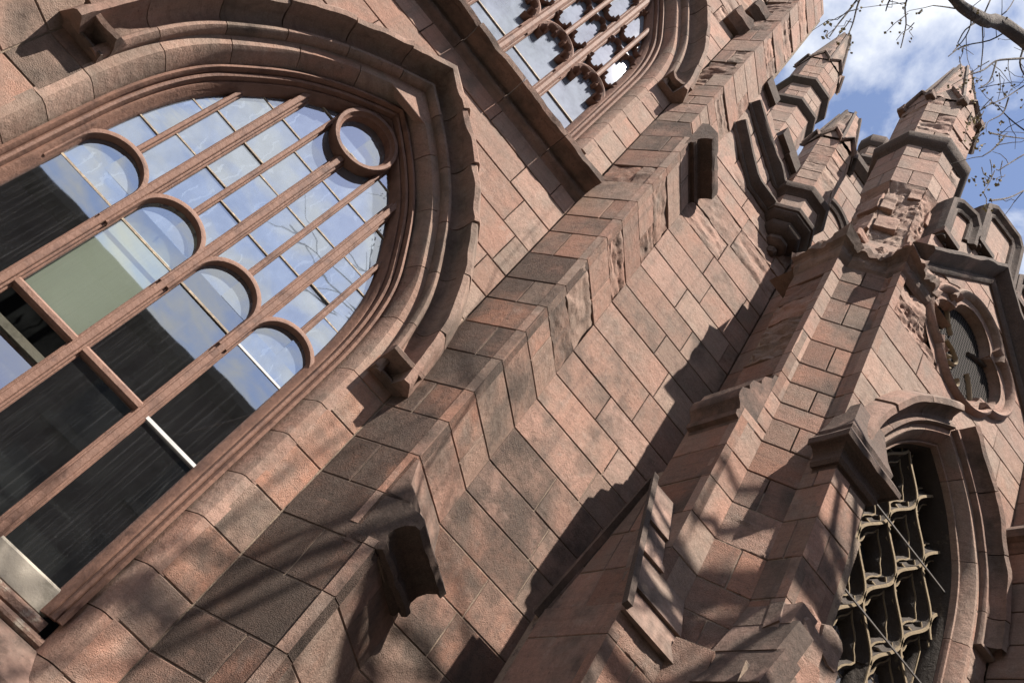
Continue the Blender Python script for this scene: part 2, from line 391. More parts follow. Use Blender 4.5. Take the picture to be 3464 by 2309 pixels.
def octagon(cx, cy, r, rot=0.0):
    """corner points of an octagon with inradius r, flat faces on the axes, counter-clockwise from the -x face"""
    R_ = r / math.cos(math.pi / 8)
    return [(cx + R_ * math.cos(rot + math.pi * (1 + 1 / 8 + k / 4) - math.pi / 4), cy + R_ * math.sin(rot + math.pi * (1 + 1 / 8 + k / 4) - math.pi / 4)) for k in range(8)]
def lathe8(cx, cy, prof, name, parent, soot=.6, tone=.4, rough=0.0, sides=8, closed=True, mat=None):
    """ring or corbel with eight faces: profile of (inradius, z)"""
    vs_, fs = [], []; k = len(prof)
    pts = [octagon(cx, cy, 1.0)] 
    for s_ in range(8):
        ox, oy = pts[0][s_][0] - cx, pts[0][s_][1] - cy
        for r, z in prof: 
            e = rough * fbm((ox * r * 3, oy * r * 3, z * 3), 1.5, 2) if rough else 0
            vs_.append((cx + ox * (r + e), cy + oy * (r + e), z))
    for s_ in range(8):
        t_ = (s_ + 1) % 8
        for j in range(k if closed else k - 1): fs.append((s_ * k + j, t_ * k + j, t_ * k + (j + 1) % k, s_ * k + (j + 1) % k))
    if not closed:
        fs.append(tuple(s_ * k for s_ in range(8))[::-1]); fs.append(tuple(s_ * k + k - 1 for s_ in range(8)))
    return mk(name, vs_, fs, mat or STONE, parent, 30, (tone, .3, .3, soot))

# ---------------------------------------------------------------- ground
def sheet(name, x0, x1, y0, y1, z, mat):
    o = mk(name, [(x0, y0, z), (x1, y0, z), (x1, y1, z), (x0, y1, z)], [(0, 1, 2, 3)], mat); o['kind'] = 'structure'; return o
PAVE = simple('paving', (0.085, 0.078, 0.07), .9, .25, 3, .3, .02, (0.06, .056, .05))
ASPH = simple('asphalt', (0.055, 0.055, 0.058), .9, .25, 6, .4, .02)
GRASSY = simple('earth', (0.07, 0.07, 0.045), .95, .3, 2, .4, .02)
sheet('ground', -900, 900, -900, 900, -EYE - .3, GRASSY)
pv_ = box(Face((-80, 12), d=(1, 0)), 0, 160, -EYE - .28, -EYE, 0, 19, 'pavement', PAVE, None); pv_['kind'] = 'structure'
sheet('road', -300, 300, -24, -7.2, -EYE - .28, ASPH)

# ================================================================ the church
church = empty('brownstone_church')
tag(church, 'weathered brownstone Gothic church with arched windows, buttresses and octagonal turrets', 'church')
FA = Face((0, 10), d=(1, 0)); YB = 9.9; FB = Face((0, YB), d=(1, 0))
ZC = [-3.2, -2.5, -1.8, -1.1, -.4, .3, 1.02, 1.705, 2.324, 3.08, 3.785, 4.517, 5.196, 5.858, 6.49, 7.213, 7.903, 8.55, 9.152, 9.912, 10.628, 11.213, 11.87,
      12.53, 13.19, 13.85, 14.5, 15.24, 15.7, 16.145, 16.56, 17.14, 17.77, 18.5, 19.22, 19.9, 20.6, 21.3, 22.0, 22.7, 23.4, 24.1, 24.8]
CX = -1.41
HALF = spline([(2.49, -.6), (2.49, 2.0), (2.49, 4.6), (2.49, 5.5), (2.475, 6.2), (2.40, 6.9), (2.24, 7.55), (1.98, 8.1), (1.52, 8.85), (1.03, 9.4), (.52, 9.84), (0, 10.22)], 4)
def off_half(half, o):
    """half outline of a pointed arch (foot to apex) moved outward by o"""
    res = []
    for i, p in enumerate(half):
        a = half[max(0, i - 1)]; b = half[min(len(half) - 1, i + 1)]; d = (b - a).normalized(); nrm = Vector((d.y, -d.x)); q = p + nrm * o
        res.append(q)
    res = [q for q in res if q.x > 0.001] or res
    a, b = res[-2], res[-1]; t = b.x / (a.x - b.x) if a.x != b.x else 0; res.append(Vector((0, b.y + (b.y - a.y) * t))); return res
def full(half, cx, dz=0.0): return [Vector((cx - p.x, p.y + dz)) for p in half] + [Vector((cx + p.x, p.y + dz)) for p in reversed(half[:-1])]
def width_fn(half, dz=0.0):
    hs = [(p.y + dz, p.x) for p in half]
    def f(z):
        if z <= hs[0][0]: return hs[0][1]
        if z >= hs[-1][0]: return 0.0
        for (a, x), (b, y) in zip(hs, hs[1:]):
            if a <= z <= b: return x + (y - x) * (z - a) / max(1e-6, b - a)
        return 0.0
    return f
DZU = 10.05                                   # the upper window repeats the lower one, 5 m higher
wl = width_fn(off_half(HALF, .10)); wu = width_fn(off_half(HALF, .10), DZU)

# ---- nave wall
nave = empty('nave_wall', church)
XL, XR = -4.58, 1.70
def nave_soot(z): return .22 if z > 6 else .38
def wsel(z): return wl(z) if z < 11 else wu(z)
rt_edge = lambda z: CX + wsel(z); lf_edge = lambda z: CX - wsel(z)
bed(FA, XL, CX, .6, 10.4, nave, rf=lf_edge, n=60, el=.3); bed(FA, CX, XR, .6, 10.4, nave, lf=rt_edge, n=60, er=.2)
bed(FA, XL, XR, -3.2, .6, nave, er=.2); bed(FA, XL, XR, 10.4, 12.12, nave, er=.2); bed(FA, XL, CX, 12.12, 20.6, nave, rf=lf_edge, n=60); bed(FA, CX, XR, 12.12, 20.6, nave, lf=rt_edge, n=60, er=.2); bed(FA, XL, XR, 20.6, 26, nave, er=.2)
def rough_nave(u, z):
    if z > 15.8 and u > .6 and rng.random() < .55: return .05
    if z > 12 and u > .9 and rng.random() < .3: return .035
    return 0
for a, b in zip(ZC, ZC[1:]):
    if b > 11.95 and a < 12.0: b = min(b, 11.74)
    if b - a < .1 or (11.7 < a < 12.5): continue
    so = .33 if a < 6 else .22; tl = .6 if a < 7 else .35
    if b <= .75 or (b > 10.5 and b < 12.9):
        lay(FA, XL, XR, [a, b], nave, (1.3, 2.3), name='wall_stone', soot=so, tool=tl, hue=.35, tone=.7)
    else:
        if a > 20.5: lay(FA, XL, XR, [a, b], nave, (1.3, 2.3), name='wall_stone', soot=so, tool=tl, rough_fn=rough_nave); continue
        mid = (a + b) / 2; w = max(wsel(a), wsel(b), wsel(mid)); wmin = min(wsel(a), wsel(b))
        # right of the opening: nearly one block wide low down, longer blocks beside the arch
        if XR - CX - w < .95: lay(FA, CX + wmin, XR, [a, b], nave, 'one', lf=rt_edge, name='wall_stone', soot=so, tool=tl, hue=.85 if a < 6 else .3, tone=.85)
        else: lay(FA, CX + wmin, XR, [a, b], nave, (1.0, 1.6), lf=rt_edge, name='wall_stone', soot=so, tool=tl, hue=.35, tone=.75, rough_fn=rough_nave)
        if a > 2.5:
            if a > 9.3 and b < 11: lay(FA, XL, CX - wmin, [a, b], nave, (1.2, 1.9), rf=lf_edge, name='wall_stone', soot=so, tool=tl, hue=.3, tone=.7)
            else: lay(FA, XL, CX - wmin, [a, b], nave, (.9, 1.5), rf=lf_edge, name='wall_stone', soot=so + .1, tool=tl, hue=.4, tone=.6)

stone(FA, CX + 2.5, XR, 12.1, 12.53, nave, 'wall_stone', soot=.2, tone=.75)
# ---- arch stones, hood moulds and windows of the nave
def jag_fn(sd, amp, where):
    def f(p, q, i):
        if q not in where: return (0, 0)
        k = fbm((p.x * .9 + sd, p.y * .9, sd), 1.0, 2); fine = fbm((p.x * 1.7 + sd, p.y * 1.7, q * .35), 1.2, 4)
        bite = max(0, min(1, (k + .05) * 4))
        return (-amp * .5 * bite * (.7 + .5 * fine) + .015 * fine, -amp * .8 * bite * (.75 + .6 * fine) + .012 * fine)
    return f
def arch_ring(dz, zfoot, nseg, part_name):
    g = empty(part_name, church)
    half = [p for p in HALF if p.y >= zfoot]
    prof = [(.16, -.3), (.16, 0), (.0, 0), (-.06, -.06), (-.19, -.34), (-.19, -.5), (.16, -.5)]
    path = resample(full(half, CX, dz), .06)
    zl = [z for z in ZC if zfoot + dz + .2 < z < 6.3 + dz]; n = len(path); cuts = {0, n - 1}
    for z in zl:                                 # jamb stones course with the wall
        for rg in (range(n // 2), range(n // 2, n)): cuts.add(min(rg, key=lambda q: abs(path[q].y - z)))
    ia = min(range(n // 2), key=lambda q: abs(path[q].y - zl[-1])); ib = min(range(n // 2, n), key=lambda q: abs(path[q].y - zl[-1]))
    for k in range(1, 10): cuts.add(round(ia + (ib - ia) * k / 10))
    cuts = sorted(cuts); segs = []
    for a, b in zip(cuts, cuts[1:]):
        if b - a >= 2: segs += split_path(path[a:b + 1], 1)
    for s in segs: sweep(FA, s, prof, 'arch_stone', STONE, g, col=(.55 + .4 * rng.random(), .25 + .3 * rng.random(), .3, .14 + .2 * rng.random()))
    return g
def hood(dz, nseg, name, foot=6.05, ret=.56, jag=.07, left=True, rough_right=1):
    g = empty(name, church); o0 = .14
    arch = [p for p in off_half(HALF, o0) if p.y > foot]; f = width_fn(off_half(HALF, o0)); arch = [Vector((f(foot), foot))] + arch
    prof = [(0, 0), (0, .05), (.015, .12), (.06, .165), (.11, .16), (.145, .11), (.15, .05), (.18, .01), (.25, .01), (.31, .06), (.345, .18), (.36, .40), (.37, .47), (.46, .48), (.51, .43), (.74, .02), (.74, -.06), (0, -.06)]
    path = resample(full(arch, CX, dz), .07)
    rp = [(o * .70, h * .95) for o, h in prof]
    for p, q in ((Vector((path[0].x - ret, foot + dz)), path[0] + Vector((.02, 0))), (path[-1] - Vector((.02, 0)), Vector((path[-1].x + ret, foot + dz)))):
        sweep(FA, resample([p, q], .06), rp, 'label_stop', STONE, g, col=(.4, .3, .3, .5), jag=jag_fn(dz + p.x, .22, (11, 12, 13, 14)))
    for k, s in enumerate(split_path(path, nseg)):
        so = .22 + .3 * rng.random()
        sweep(FA, s, prof, 'hood_stone', STONE, g, col=(.4 + .3 * rng.random(), .25, .3, so), jag=jag_fn(k * 3.7 + dz, .02 if k in (0, 1, nseg - 1, nseg - 2) else jag, (11, 12, 13, 14)))
    return g
arch_ring(0, .55, 19, 'window_arch'); arch_ring(DZU, 2.3, 16, 'window_arch')
hood(0, 11, 'hood_mould'); hood(DZU, 11, 'hood_mould', jag=.12)

def frame_rings(dz, zfoot, g):
    half = [p for p in HALF if p.y >= zfoot]
    steps = [[(-.19, -.30), (-.19, -.22), (-.235, -.20), (-.265, -.25), (-.265, -.30)],
             [(-.262, -.40), (-.262, -.31), (-.29, -.285), (-.325, -.30), (-.345, -.36), (-.345, -.42)],
             [(-.343, -.64), (-.343, -.40), (-.37, -.385), (-.40, -.41), (-.42, -.47), (-.45, -.50), (-.47, -.56), (-.47, -.64)]]
    for p in steps:
        q = [(o + 0.0, h) for o, h in p]
        sweep(FA, resample(full(half, CX, dz), .14), q, 'frame', WOOD, g)
YG = -.60
wg = width_fn(off_half(HALF, -.36))
def pane(u0, u1, z0, z1, g, mat, h=YG, dz=0, name='pane', w=None):
    w = w or wg; vs_, fs = [], []; n = 8; top = None; rows = []
    for j in range(n + 1):
        z = z0 + (z1 - z0) * j / n; l = max(u0, CX - w(z - dz)); r = min(u1, CX + w(z - dz))
        if r - l > .01: rows.append((l, r, z))
    if len(rows) < 2: return None
    am = .25 if dz else 1.0; tilt = (rng.random() - .5) * .026 * am; tw = (rng.random() - .5) * .022 * am
    for l, r, z in rows: vs_ += [FA.P(l, z, h + tilt * (z - z0) ), FA.P(r, z, h + tw + tilt * (z - z0))]
    return mk(name, vs_, [(2 * i, 2 * i + 1, 2 * i + 3, 2 * i + 2) for i in range(len(rows) - 1)], mat, g)
PITCH = 1.085; MX = [CX + .03 + PITCH * k for k in (-1, 0, 1)]; ZSP = 5.16; RHEAD = .46
low = empty('arched_window', church); frame_rings(0, 1.2, low)
ub = [CX - 2.18] + MX + [CX + 2.18]
ztop = lambda u: max((z for z in [5 + .05 * i for i in range(110)] if wg(z) > abs(u - CX)), default=5)
RC = (CX + .03, 9.07); RO = .56
def mullion(u, z0, z1, w, h0, h1, ch, nm='mullion', mat=WOOD):
    box(FA, u - w / 2, u + w / 2, z0, z1, h0, h1, nm, mat, low, ch)
    if w > .085:
        box(FA, u - w / 2 - .030, u + w / 2 + .030, z0, z1, h0 - .002, h0 + .105, 'mullion_step', WOOD, low, .008)
        box(FA, u - w / 2 - .055, u + w / 2 + .055, z0, z1, h0 - .004, h0 + .045, 'mullion_bead', WOOD, low, .012)
    else: box(FA, u - w / 2 - .025, u + w / 2 + .025, z0, z1, h0 - .002, h0 + .045, 'mullion_bead', WOOD, low, .01)
for i, u in enumerate(MX): mullion(u, 1.45, (RC[1] - RO + .06) if i == 1 else ztop(u) + .02, .09, YG, -.43, .010)
for i in range(4):                              # round light heads
    c = (ub[i] + ub[i + 1]) / 2; rr = RHEAD + .03
    if i == 0: c += .03
    path = [Vector((c + rr * math.cos(a), ZSP + .28 + rr * .95 * math.sin(a))) for a in [math.pi * (1 - k / 20) for k in range(21)]]
    path = [Vector((c - rr, ZSP - .25))] + path + [Vector((c + rr, ZSP - .25))]
    sweep(FA, path, [(.045, YG), (.045, -.47), (.02, -.455), (-.02, -.455), (-.035, -.48), (-.035, YG)], 'light_head', WOOD, low)
    mullion(c, ZSP + .28 + rr * .93, ztop(c) + .02, .055, YG, -.50, .008, 'mullion')
sweep(FA, [Vector((RC[0] + RO * math.cos(-k * math.pi / 20), RC[1] + RO * math.sin(-k * math.pi / 20))) for k in range(40)],
      [(0, YG), (0, -.37), (-.015, -.35), (-.07, -.35), (-.085, -.40), (-.12, -.43), (-.12, YG)], 'ring_light', WOOD, low, closed=True)
def bar(u0, u1, z, g=low, w=.022, mat=LEAD, h=YG + .02, nm='glazing_bar'): box(FA, u0, u1, z - w / 2, z + w / 2, YG - .005, h, nm, mat, g)
# panes above the heads, two columns to a light, rows staggered
ZU = ZSP + .3
for i in range(4):
    c = (ub[i] + ub[i + 1]) / 2
    for j, (a, b) in enumerate(((ub[i], c), (c, ub[i + 1]))):
        zt = max(ztop(a), ztop(b), ztop((a + b) / 2)) + .05; st = 6.35 + .22 * ((i + j) % 2) + .1 * rng.random()
        zs = [ZU]
        while st < zt - .25: zs.append(st); st += .74 + .08 * rng.random()
        zs.append(min(zt, 10))
        for za, zb in zip(zs, zs[1:]):
            pane(a, b, za, zb, low, GLASS_DUSTY)
            if za > ZU: bar(max(a, CX - wg(za)), min(b, CX + wg(za)), za)
# tall lights below
for i in range(4):
    a, b = ub[i], ub[i + 1]
    zs = [1.62, 3.62, ZSP - .02, ZU]
    for k, (za, zb) in enumerate(zip(zs, zs[1:])):
        if i == 1 and k == 0: continue
        pane(a, b, za, zb, low, GLASS_CLEAR if k < 2 else GLASS_DUSTY if i in (0, 3) else GLASS_CLEAR)
    bar(a, b, ZSP, w=.03, mat=LEAD if i != 3 else WHITEBAR)
    if i == 3: bar(a + .05, b - .05, 3.6, w=.045, mat=WHITEBAR, h=YG + .05, nm='steel_bar')
    if i in (1, 2): box(FA, a + .05, b - .05, 3.56, 3.68, YG - .05, -.50, 'transom', WOOD, low, .03)
    for uu in (a + .085, b - .085): box(FA, uu - .012, uu + .012, 1.66, ZSP + .1, YG - .004, YG + .016, 'putty_line', PUTTY, low)
# pivoting sash standing open in the second light
sv = [(ub[1] + .08, 1.6, -.58), (ub[2] - .08, 1.6, -.58), (ub[2] - .08, 3.3, -.98), (ub[1] + .08, 3.3, -.98)]
mk('open_sash_pane', [FA.P(*v) for v in sv], [(0, 1, 2, 3)], GLASS_CLEAR, low)
for (p, q) in ((0, 1), (1, 2), (2, 3), (3, 0)):
    a, b = sv[p], sv[q]; hor = abs(a[1] - b[1]) < .01
    e = (0, .05, 0) if hor else (.05, 0, 0)
    vv = [FA.P(x[0] + s * e[0], x[1] + s * e[1], x[2] + d) for x in (a, b) for s in (-1, 1) for d in (-.03, .05)]
    mk('open_sash_rail', vv, [(0, 1, 3, 2), (4, 6, 7, 5), (0, 4, 5, 1), (2, 3, 7, 6), (0, 2, 6, 4), (1, 5, 7, 3)], GREYPAINT, low)
box(FA, CX - 2.12, CX + 2.12, 1.30, 1.63, YG - .1, -.50, 'sash_rail', GREYPAINT, low, .03)
box(FA, CX - 2.2, CX + 2.2, 1.16, 1.31, YG - .1, -.40, 'sub_sill', WOODPALE, low, .04)
box(FA, CX - 2.3, CX + 2.3, 1.05, 1.165, YG - .1, -.30, 'sub_sill', WOODPALE, low, .04)
box(FA, CX - 2.12, CX - .02, 3.9, 5.5, -.82, -.80, 'roller_blind', BLIND, low) if False else None
box(FA, ub[1] + .05, ub[2] - .05, 3.70, 6.0, -.74, -.73, 'roller_blind', BLIND, low)
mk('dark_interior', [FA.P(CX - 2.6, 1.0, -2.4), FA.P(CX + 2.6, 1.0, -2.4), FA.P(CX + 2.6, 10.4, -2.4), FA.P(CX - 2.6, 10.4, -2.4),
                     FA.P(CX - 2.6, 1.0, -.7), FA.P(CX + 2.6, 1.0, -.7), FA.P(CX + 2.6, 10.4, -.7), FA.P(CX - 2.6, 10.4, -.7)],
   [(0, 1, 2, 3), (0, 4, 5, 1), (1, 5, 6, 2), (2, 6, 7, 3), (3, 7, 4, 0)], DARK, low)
# stone sill: weathered slope below the frame
sl = [(-.5, 1.06), (-.30, 1.04), (.10, .66), (.12, .56), (.04, .50), (-.5, .5)]
vs_ = [FA.P(u, z, h) for u in (CX - 2.5, CX + 2.5) for h, z in sl]; k = len(sl)
mk('window_sill', vs_, [(i, (i + 1) % k, k + (i + 1) % k, k + i) for i in range(k)] + [tuple(range(k))[::-1], tuple(range(k, 2 * k))], STONE, low, 0, (.5, .1, .2, .65))

# ---- upper window with cusped tracery
upw = empty('cusped_window', church); frame_rings(DZU, 2.3, upw)
wgu = wg; MU = [CX + .03 + PITCH * k for k in (-1, 0, 1)]; UB = [CX - 2.16] + MU + [CX + 2.16]
def foil(cu, cz, r, a0, a1, g, w=.03, h1=-.40):
    """one cusp lobe: a bent rib with a deep soffit"""
    pth = [Vector((cu + r * math.cos(a0 + (a1 - a0) * k / 9), cz + r * math.sin(a0 + (a1 - a0) * k / 9))) for k in range(10)]
    sweep(FA, pth, [(w, -.60), (w, h1 - .03), (0, h1), (-w, h1 - .03), (-w, -.60)], 'cusp', WOOD, g, smooth=60)
for i, u in enumerate(MU):
    box(FA, u - .08, u + .08, 12.4, 20.1, -.62, -.40, 'mullion', WOOD, upw, .045); box(FA, u - .13, u + .13, 12.4, 20.0, -.622, -.50, 'mullion_bead', WOOD, upw, .03)
for i in range(4):
    a, b = UB[i], UB[i + 1]; c = (a + b) / 2; rr = .475
    pth = [Vector((c - rr, 14.2))] + [Vector((c + rr * math.cos(t), 14.72 + rr * 1.05 * math.sin(t))) for t in [math.pi * (1 - k / 20) for k in range(21)]] + [Vector((c + rr, 14.2))]
    sweep(FA, pth, [(.05, -.6), (.05, -.47), (.0, -.44), (-.05, -.47), (-.05, -.6)], 'light_head', WOOD, upw)
    for t in (0, 45, 90, 135, 180):
        tt = rad(t); foil(c + .30 * math.cos(tt), 14.70 + .32 * math.sin(tt), .145, tt - 1.95, tt + 1.95, upw, .022, -.43)
    box(FA, c - .055, c + .055, 15.2, 20.1, -.62, -.43, 'mullion', WOOD, upw, .03)
    for cc in ((a + c) / 2 + .02, (c + b) / 2 - .02):
        for (z, up) in ((15.50, 1), (16.55, -1), (17.15, 1), (18.25, -1)):
            for t in (195, 270, 345):
                tt = rad(t) * up; foil(cc + .12 * math.cos(tt), z + .06 * up + .13 * math.sin(tt), .10, tt - 1.8, tt + 1.8, upw, .018, -.46)
    for k, (za, zb) in enumerate(((12.4, 13.76), (13.76, 15.4), (15.4, 17.0), (17.0, 18.6), (18.6, 20.3))): pane(a, b, za, zb, upw, GLASS_UPPER, dz=DZU)
    box(FA, a + .05, b - .05, 13.745, 13.775, -.61, -.57, 'glazing_bar', LEAD, upw)
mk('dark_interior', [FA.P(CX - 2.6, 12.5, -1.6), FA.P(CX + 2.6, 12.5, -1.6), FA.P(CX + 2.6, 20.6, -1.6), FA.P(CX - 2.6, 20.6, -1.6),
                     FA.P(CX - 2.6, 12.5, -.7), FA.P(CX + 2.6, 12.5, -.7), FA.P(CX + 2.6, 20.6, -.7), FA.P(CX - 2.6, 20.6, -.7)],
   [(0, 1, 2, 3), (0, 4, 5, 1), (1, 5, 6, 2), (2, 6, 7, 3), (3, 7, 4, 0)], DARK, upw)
# sill course under the upper window, in lengths
sp = [(-.7, 11.6), (.0, 11.62), (.03, 11.69), (.085, 11.72), (.125, 11.77), (.125, 11.83), (.085, 11.88), (.10, 11.93), (.20, 11.97), (.34, 12.0), (.40, 11.95), (.50, 11.95), (.52, 12.06), (.3, 12.2), (-.45, 12.5), (-.7, 12.5)]
sillg = empty('sill_course', church); cuts = [XL, -3.1, -1.75, -.55, .65, 1.71]
for a, b in zip(cuts, cuts[1:]):
    n = max(2, int((b - a) / .12)); vs_, fs = [], []; k = len(sp); sd = rng.random() * 30
    for i in range(n + 1):
        u = a + .006 + (b - a - .012) * i / n
        for h, z in sp:
            e = max(0, fbm((u * 1.5 + sd, z, 0), 1.3, 3)) * .09 if h > .35 else 0
            vs_.append(FA.P(u, z + (e * .3 if h > .45 else 0), h - e))
    for i in range(n):
        for j in range(k): fs.append((i * k + j, (i + 1) * k + j, (i + 1) * k + (j + 1) % k, i * k + (j + 1) % k)[::-1])
    fs.append(tuple(range(k))[::-1]); fs.append(tuple(range(n * k, n * k + k)))
    mk('sill_stone', vs_, fs, STONE, sillg, 40, (.3, .3, .2, .55))

# ---- diagonal buttresses
def buttress(name, cA, st, YBk, left=True, right=True):
    """st: list of (z0, z1, arris, right end) stages"""
    g = empty(name, church)
    for n, (z0, z1, ar, re) in enumerate(st):
        zs = courses(z0, z1, ZC); so = .82 if n == 0 else .68 if n == 1 else .34; tl = .8 if n == 0 else .55 if n == 1 else .3
        if left:
            f = Face(cA, ar); bed(f, 0, f.len, z0, z1, g, el=.2)
            for j in range(len(zs) - 1):
                zc = (zs[j] + zs[j + 1]) / 2; s2 = so
                if 7 < zc < 10.2: s2 = .78
                if 10.2 < zc < 14: s2 = .38
                if 14.3 < zc < 15.4: s2 = .75
                lay(f, 0, f.len, [zs[j], zs[j + 1]], g, 'alt' if j % 2 else 'one', free='r', name='buttress_stone', soot=s2, tool=tl, hue=.75 if zc < 14 else .45, tone=.45,
                    rough_fn=lambda u, z: .05 if (12.2 < z < 13.1) or (z > 17 and rng.random() < .3) else 0)
        if right:
            f = Face(ar, re); bed(f, 0, f.len, z0, z1, g, er=.2)
            for j in range(len(zs) - 1):
                zc = (zs[j] + zs[j + 1]) / 2
                lay(f, 0, f.len, [zs[j], zs[j + 1]], g, 'one' if j % 3 else 'alt', free='l', name='buttress_stone', soot=.42 if zc < 9 else .18, tool=.45 if zc < 9 else .25, hue=.6 if zc < 12 else .45, tone=.7,
                    rough_fn=lambda u, z: .045 if (8.6 < z < 14) and rng.random() < .55 or (z > 15.3 and rng.random() < .3) else 0)
    return g
AR0, AR1, AR2 = (2.55, 8.755), (2.33, 9.076), (2.18, 9.37)
E0, E1, E2 = (3.72, YB), (3.385, YB), (3.12, YB)
diag = buttress('diagonal_buttress', (1.70, 10), [(-3.2, 3.9, AR0, E0), (4.0, 14.5, AR1, E1), (14.9, 25, AR2, E2)], YB)
# the slope between stage one and two on the left: short weathered blocks
f1 = Face((1.70, 10), AR1); f0 = Face((1.70, 10), AR0)
def setoff(line, z, name, parent, prof, soot=.75, rough=.0, sc=1.0): return run(line, [(h * sc if h > 0 else h, z + dz) for h, dz in prof], name, parent, soot, rough, .09)
DR = [(-.35, -.12), (.30, -.10), (.34, -.02), (.40, -.06), (.47, -.03), (.48, .04), (.43, .09), (.40, .16), (.42, .26), (.50, .35), (.62, .40), (.70, .37), (.72, .46), (.60, .58), (.40, .62), (.38, .68), (-.35, .70)]
DRT = [(-.3, .62), (.26, .66), (.34, .60), (.38, .66), (.34, .80), (.20, .92), (.16, 1.0), (.04, 1.28), (-.3, 1.3)]
setoff([AR1, E1], 3.86, 'drip_moulding', diag, DR, .85, .025); setoff([AR1, E1], 3.86, 'weathering_lip', diag, DRT, .72, .06)
DR2 = [(-.3, -.1), (.0, -.06), (.03, .02), (.10, .0), (.13, .06), (.12, .14), (.16, .2), (.26, .24), (.40, .24), (.42, .30), (.42, .50), (.10, .85), (-.3, .85)]
setoff([AR1, E1], 14.30, 'drip_moulding', diag, DR2, .9, .02)
# cap stones closing the steps of the left face
def cap(poly_lo, poly_hi, z0, z1, name, parent, soot=.6):
    n = len(poly_lo); v = [(p[0], p[1], z0) for p in poly_lo] + [(p[0], p[1], z1) for p in poly_hi]
    f = [(i, (i + 1) % n, n + (i + 1) % n, n + i) for i in range(n)] + [tuple(range(n))[::-1], tuple(range(n, 2 * n))]
    return mk(name, v, f, STONE, parent, 0, (.3, .4, .5, soot))
cap([(1.70, 10), AR0, E0, (3.2, 10)], [(1.70, 10), AR1, E1, (3.2, 10)], 3.88, 4.15, 'weathering', diag, .7)
cap([(1.70, 10), AR1, E1, (3.0, 10)], [(1.70, 10), AR2, E2, (3.0, 10)], 14.5, 15.2, 'weathering', diag, .8)
# corbel blocks high on the nave wall
for (a, b, z0, z1) in ((1.22, 1.62, 20.2, 20.7), (1.45, 1.78, 21.3, 21.8)):
    run([(a, 10), (b + .2, 10)], [(-.1, z0), (.1, z0 + .02), (.2, z0 + .12), (.32, z0 + .2), (.36, z0 + .45), (-.1, z1 + .3)], 'corbel_block', diag, .75, .06, .12)
lbut = buttress('diagonal_buttress', (-6.3, 10), [(-3.2, 14.5, (-5.66, 9.1), (-4.58, 10))], 10, left=False)

# ---- aisle wall (wall between buttress and turret) with raking parapet
aisle = empty('aisle_wall', church)
XB0, XB1 = 3.05, 6.156
def top_b(x): return 18.62 - 1.0 * max(0, x - 3.1) if x < 4.5 else 17.2
bed(FB, XB0, XB1, -3.2, 16.6, aisle, er=.2)
zsB = [z for z in ZC if z <= 16.6]
def rough_b(u, z):
    if z > 13 and rng.random() < .42: return .035
    if z > 11 and rng.random() < .25: return .03
    return 0
for j in range(len(zsB) - 1):
    zc = (zsB[j] + zsB[j + 1]) / 2
    x0 = E0[0] if zc < 3.9 else E1[0] if zc < 14.8 else E2[0]
    lay(FB, x0 - .02, XB1, [zsB[j], zsB[j + 1]], aisle, (.95, 1.75), name='wall_stone', soot=.58 if zc < 7.5 else .42 if zc < 12 else .24, tool=.6 if zc < 8 else .3, hue=.6 if zc < 6 else .25, tone=.6, rough_fn=rough_b)
# parapet above the strings: stepped, raking down to the right
FP = Face((0, YB), d=(1, 0))
def rake(x, z0): return z0 - .72 * max(0, min(x, 4.75) - 3.12)
lo_str = [(3.10, 17.55), (4.30, 16.50), (5.1, 16.50)]; hi_str = [(3.10, 18.65), (4.78, 17.42), (5.15, 17.42)]
pm = [(-.02, -.1), (-.02, .14), (.05, .17), (.07, .12), (.07, -.0), (.0, -.1)]
mould = [(-.16, -.05), (-.16, .03), (-.12, .07), (-.08, .07), (-.05, .12), (.0, .20), (.06, .26), (.13, .26), (.2, .04), (.2, -.05)]
for s, nm in ((lo_str, 'string_course'), (hi_str, 'string_course')):
    sweep(FP, resample([Vector(p) for p in s], .2), mould, nm, STONE, aisle, col=(.2, .3, .2, .88), jag=jag_fn(3.1, .05, (5, 6, 7)))
def between(fa, fb, x0, x1, n, nm, par, seed=0):
    """blocks of the raking parapet, cut along the slope"""
    for i in range(n):
        a = x0 + (x1 - x0) * i / n; b = x0 + (x1 - x0) * (i + 1) / n; g_ = .012
        vs_, fs = [], []; K = 5
        for j in range(K + 1):
            for k in range(K + 1):
                x = a + g_ + (b - a - 2 * g_) * k / K; z = fa(x) + (fb(x) - fa(x)) * j / K
                h = .0 + .03 * fbm((x * 2, 3, z * 2), 1.3, 3) - (.015 if j in (0, K) or k in (0, K) else 0)
                vs_.append(FP.P(x, z, h))
        for j in range(K):
            for k in range(K): q = j * (K + 1) + k; fs.append((q, q + 1, q + K + 2, q + K + 1))
        mk(nm, vs_, fs, STONE, par, 50, (.5 + .4 * rng.random(), .4 * rng.random(), .25, .12))
lo_f = lambda x: 17.55 - .875 * (x - 3.1) if x < 4.3 else 16.5
hi_f = lambda x: 18.65 - .732 * (x - 3.1) if x < 4.78 else 17.42
def par_t(x): return 19.85 - .72 * (x - 3.1) if x < 3.5 else 19.2 - .72 * (x - 3.5)
def step_t(x): return 19.62 - .75 * (x - 3.1)
for fa, fb, x0, x1, n in ((lambda x: 16.2, lo_f, 3.06, 4.3, 2), (lo_f, hi_f, 3.08, 4.6, 3), (lo_f, hi_f, 4.6, 5.2, 1), (hi_f, step_t, 3.08, 4.6, 3), (hi_f, step_t, 4.6, 5.35, 1)): between(fa, fb, x0, x1, n, 'parapet_stone', aisle)
bk = [FP.P(3.0, 16.0, -.06), FP.P(6.15, 16.0, -.06), FP.P(6.15, 17.4, -.06), FP.P(5.3, step_t(5.3) - .03, -.06), FP.P(3.0, step_t(3.0) - .03, -.06)]
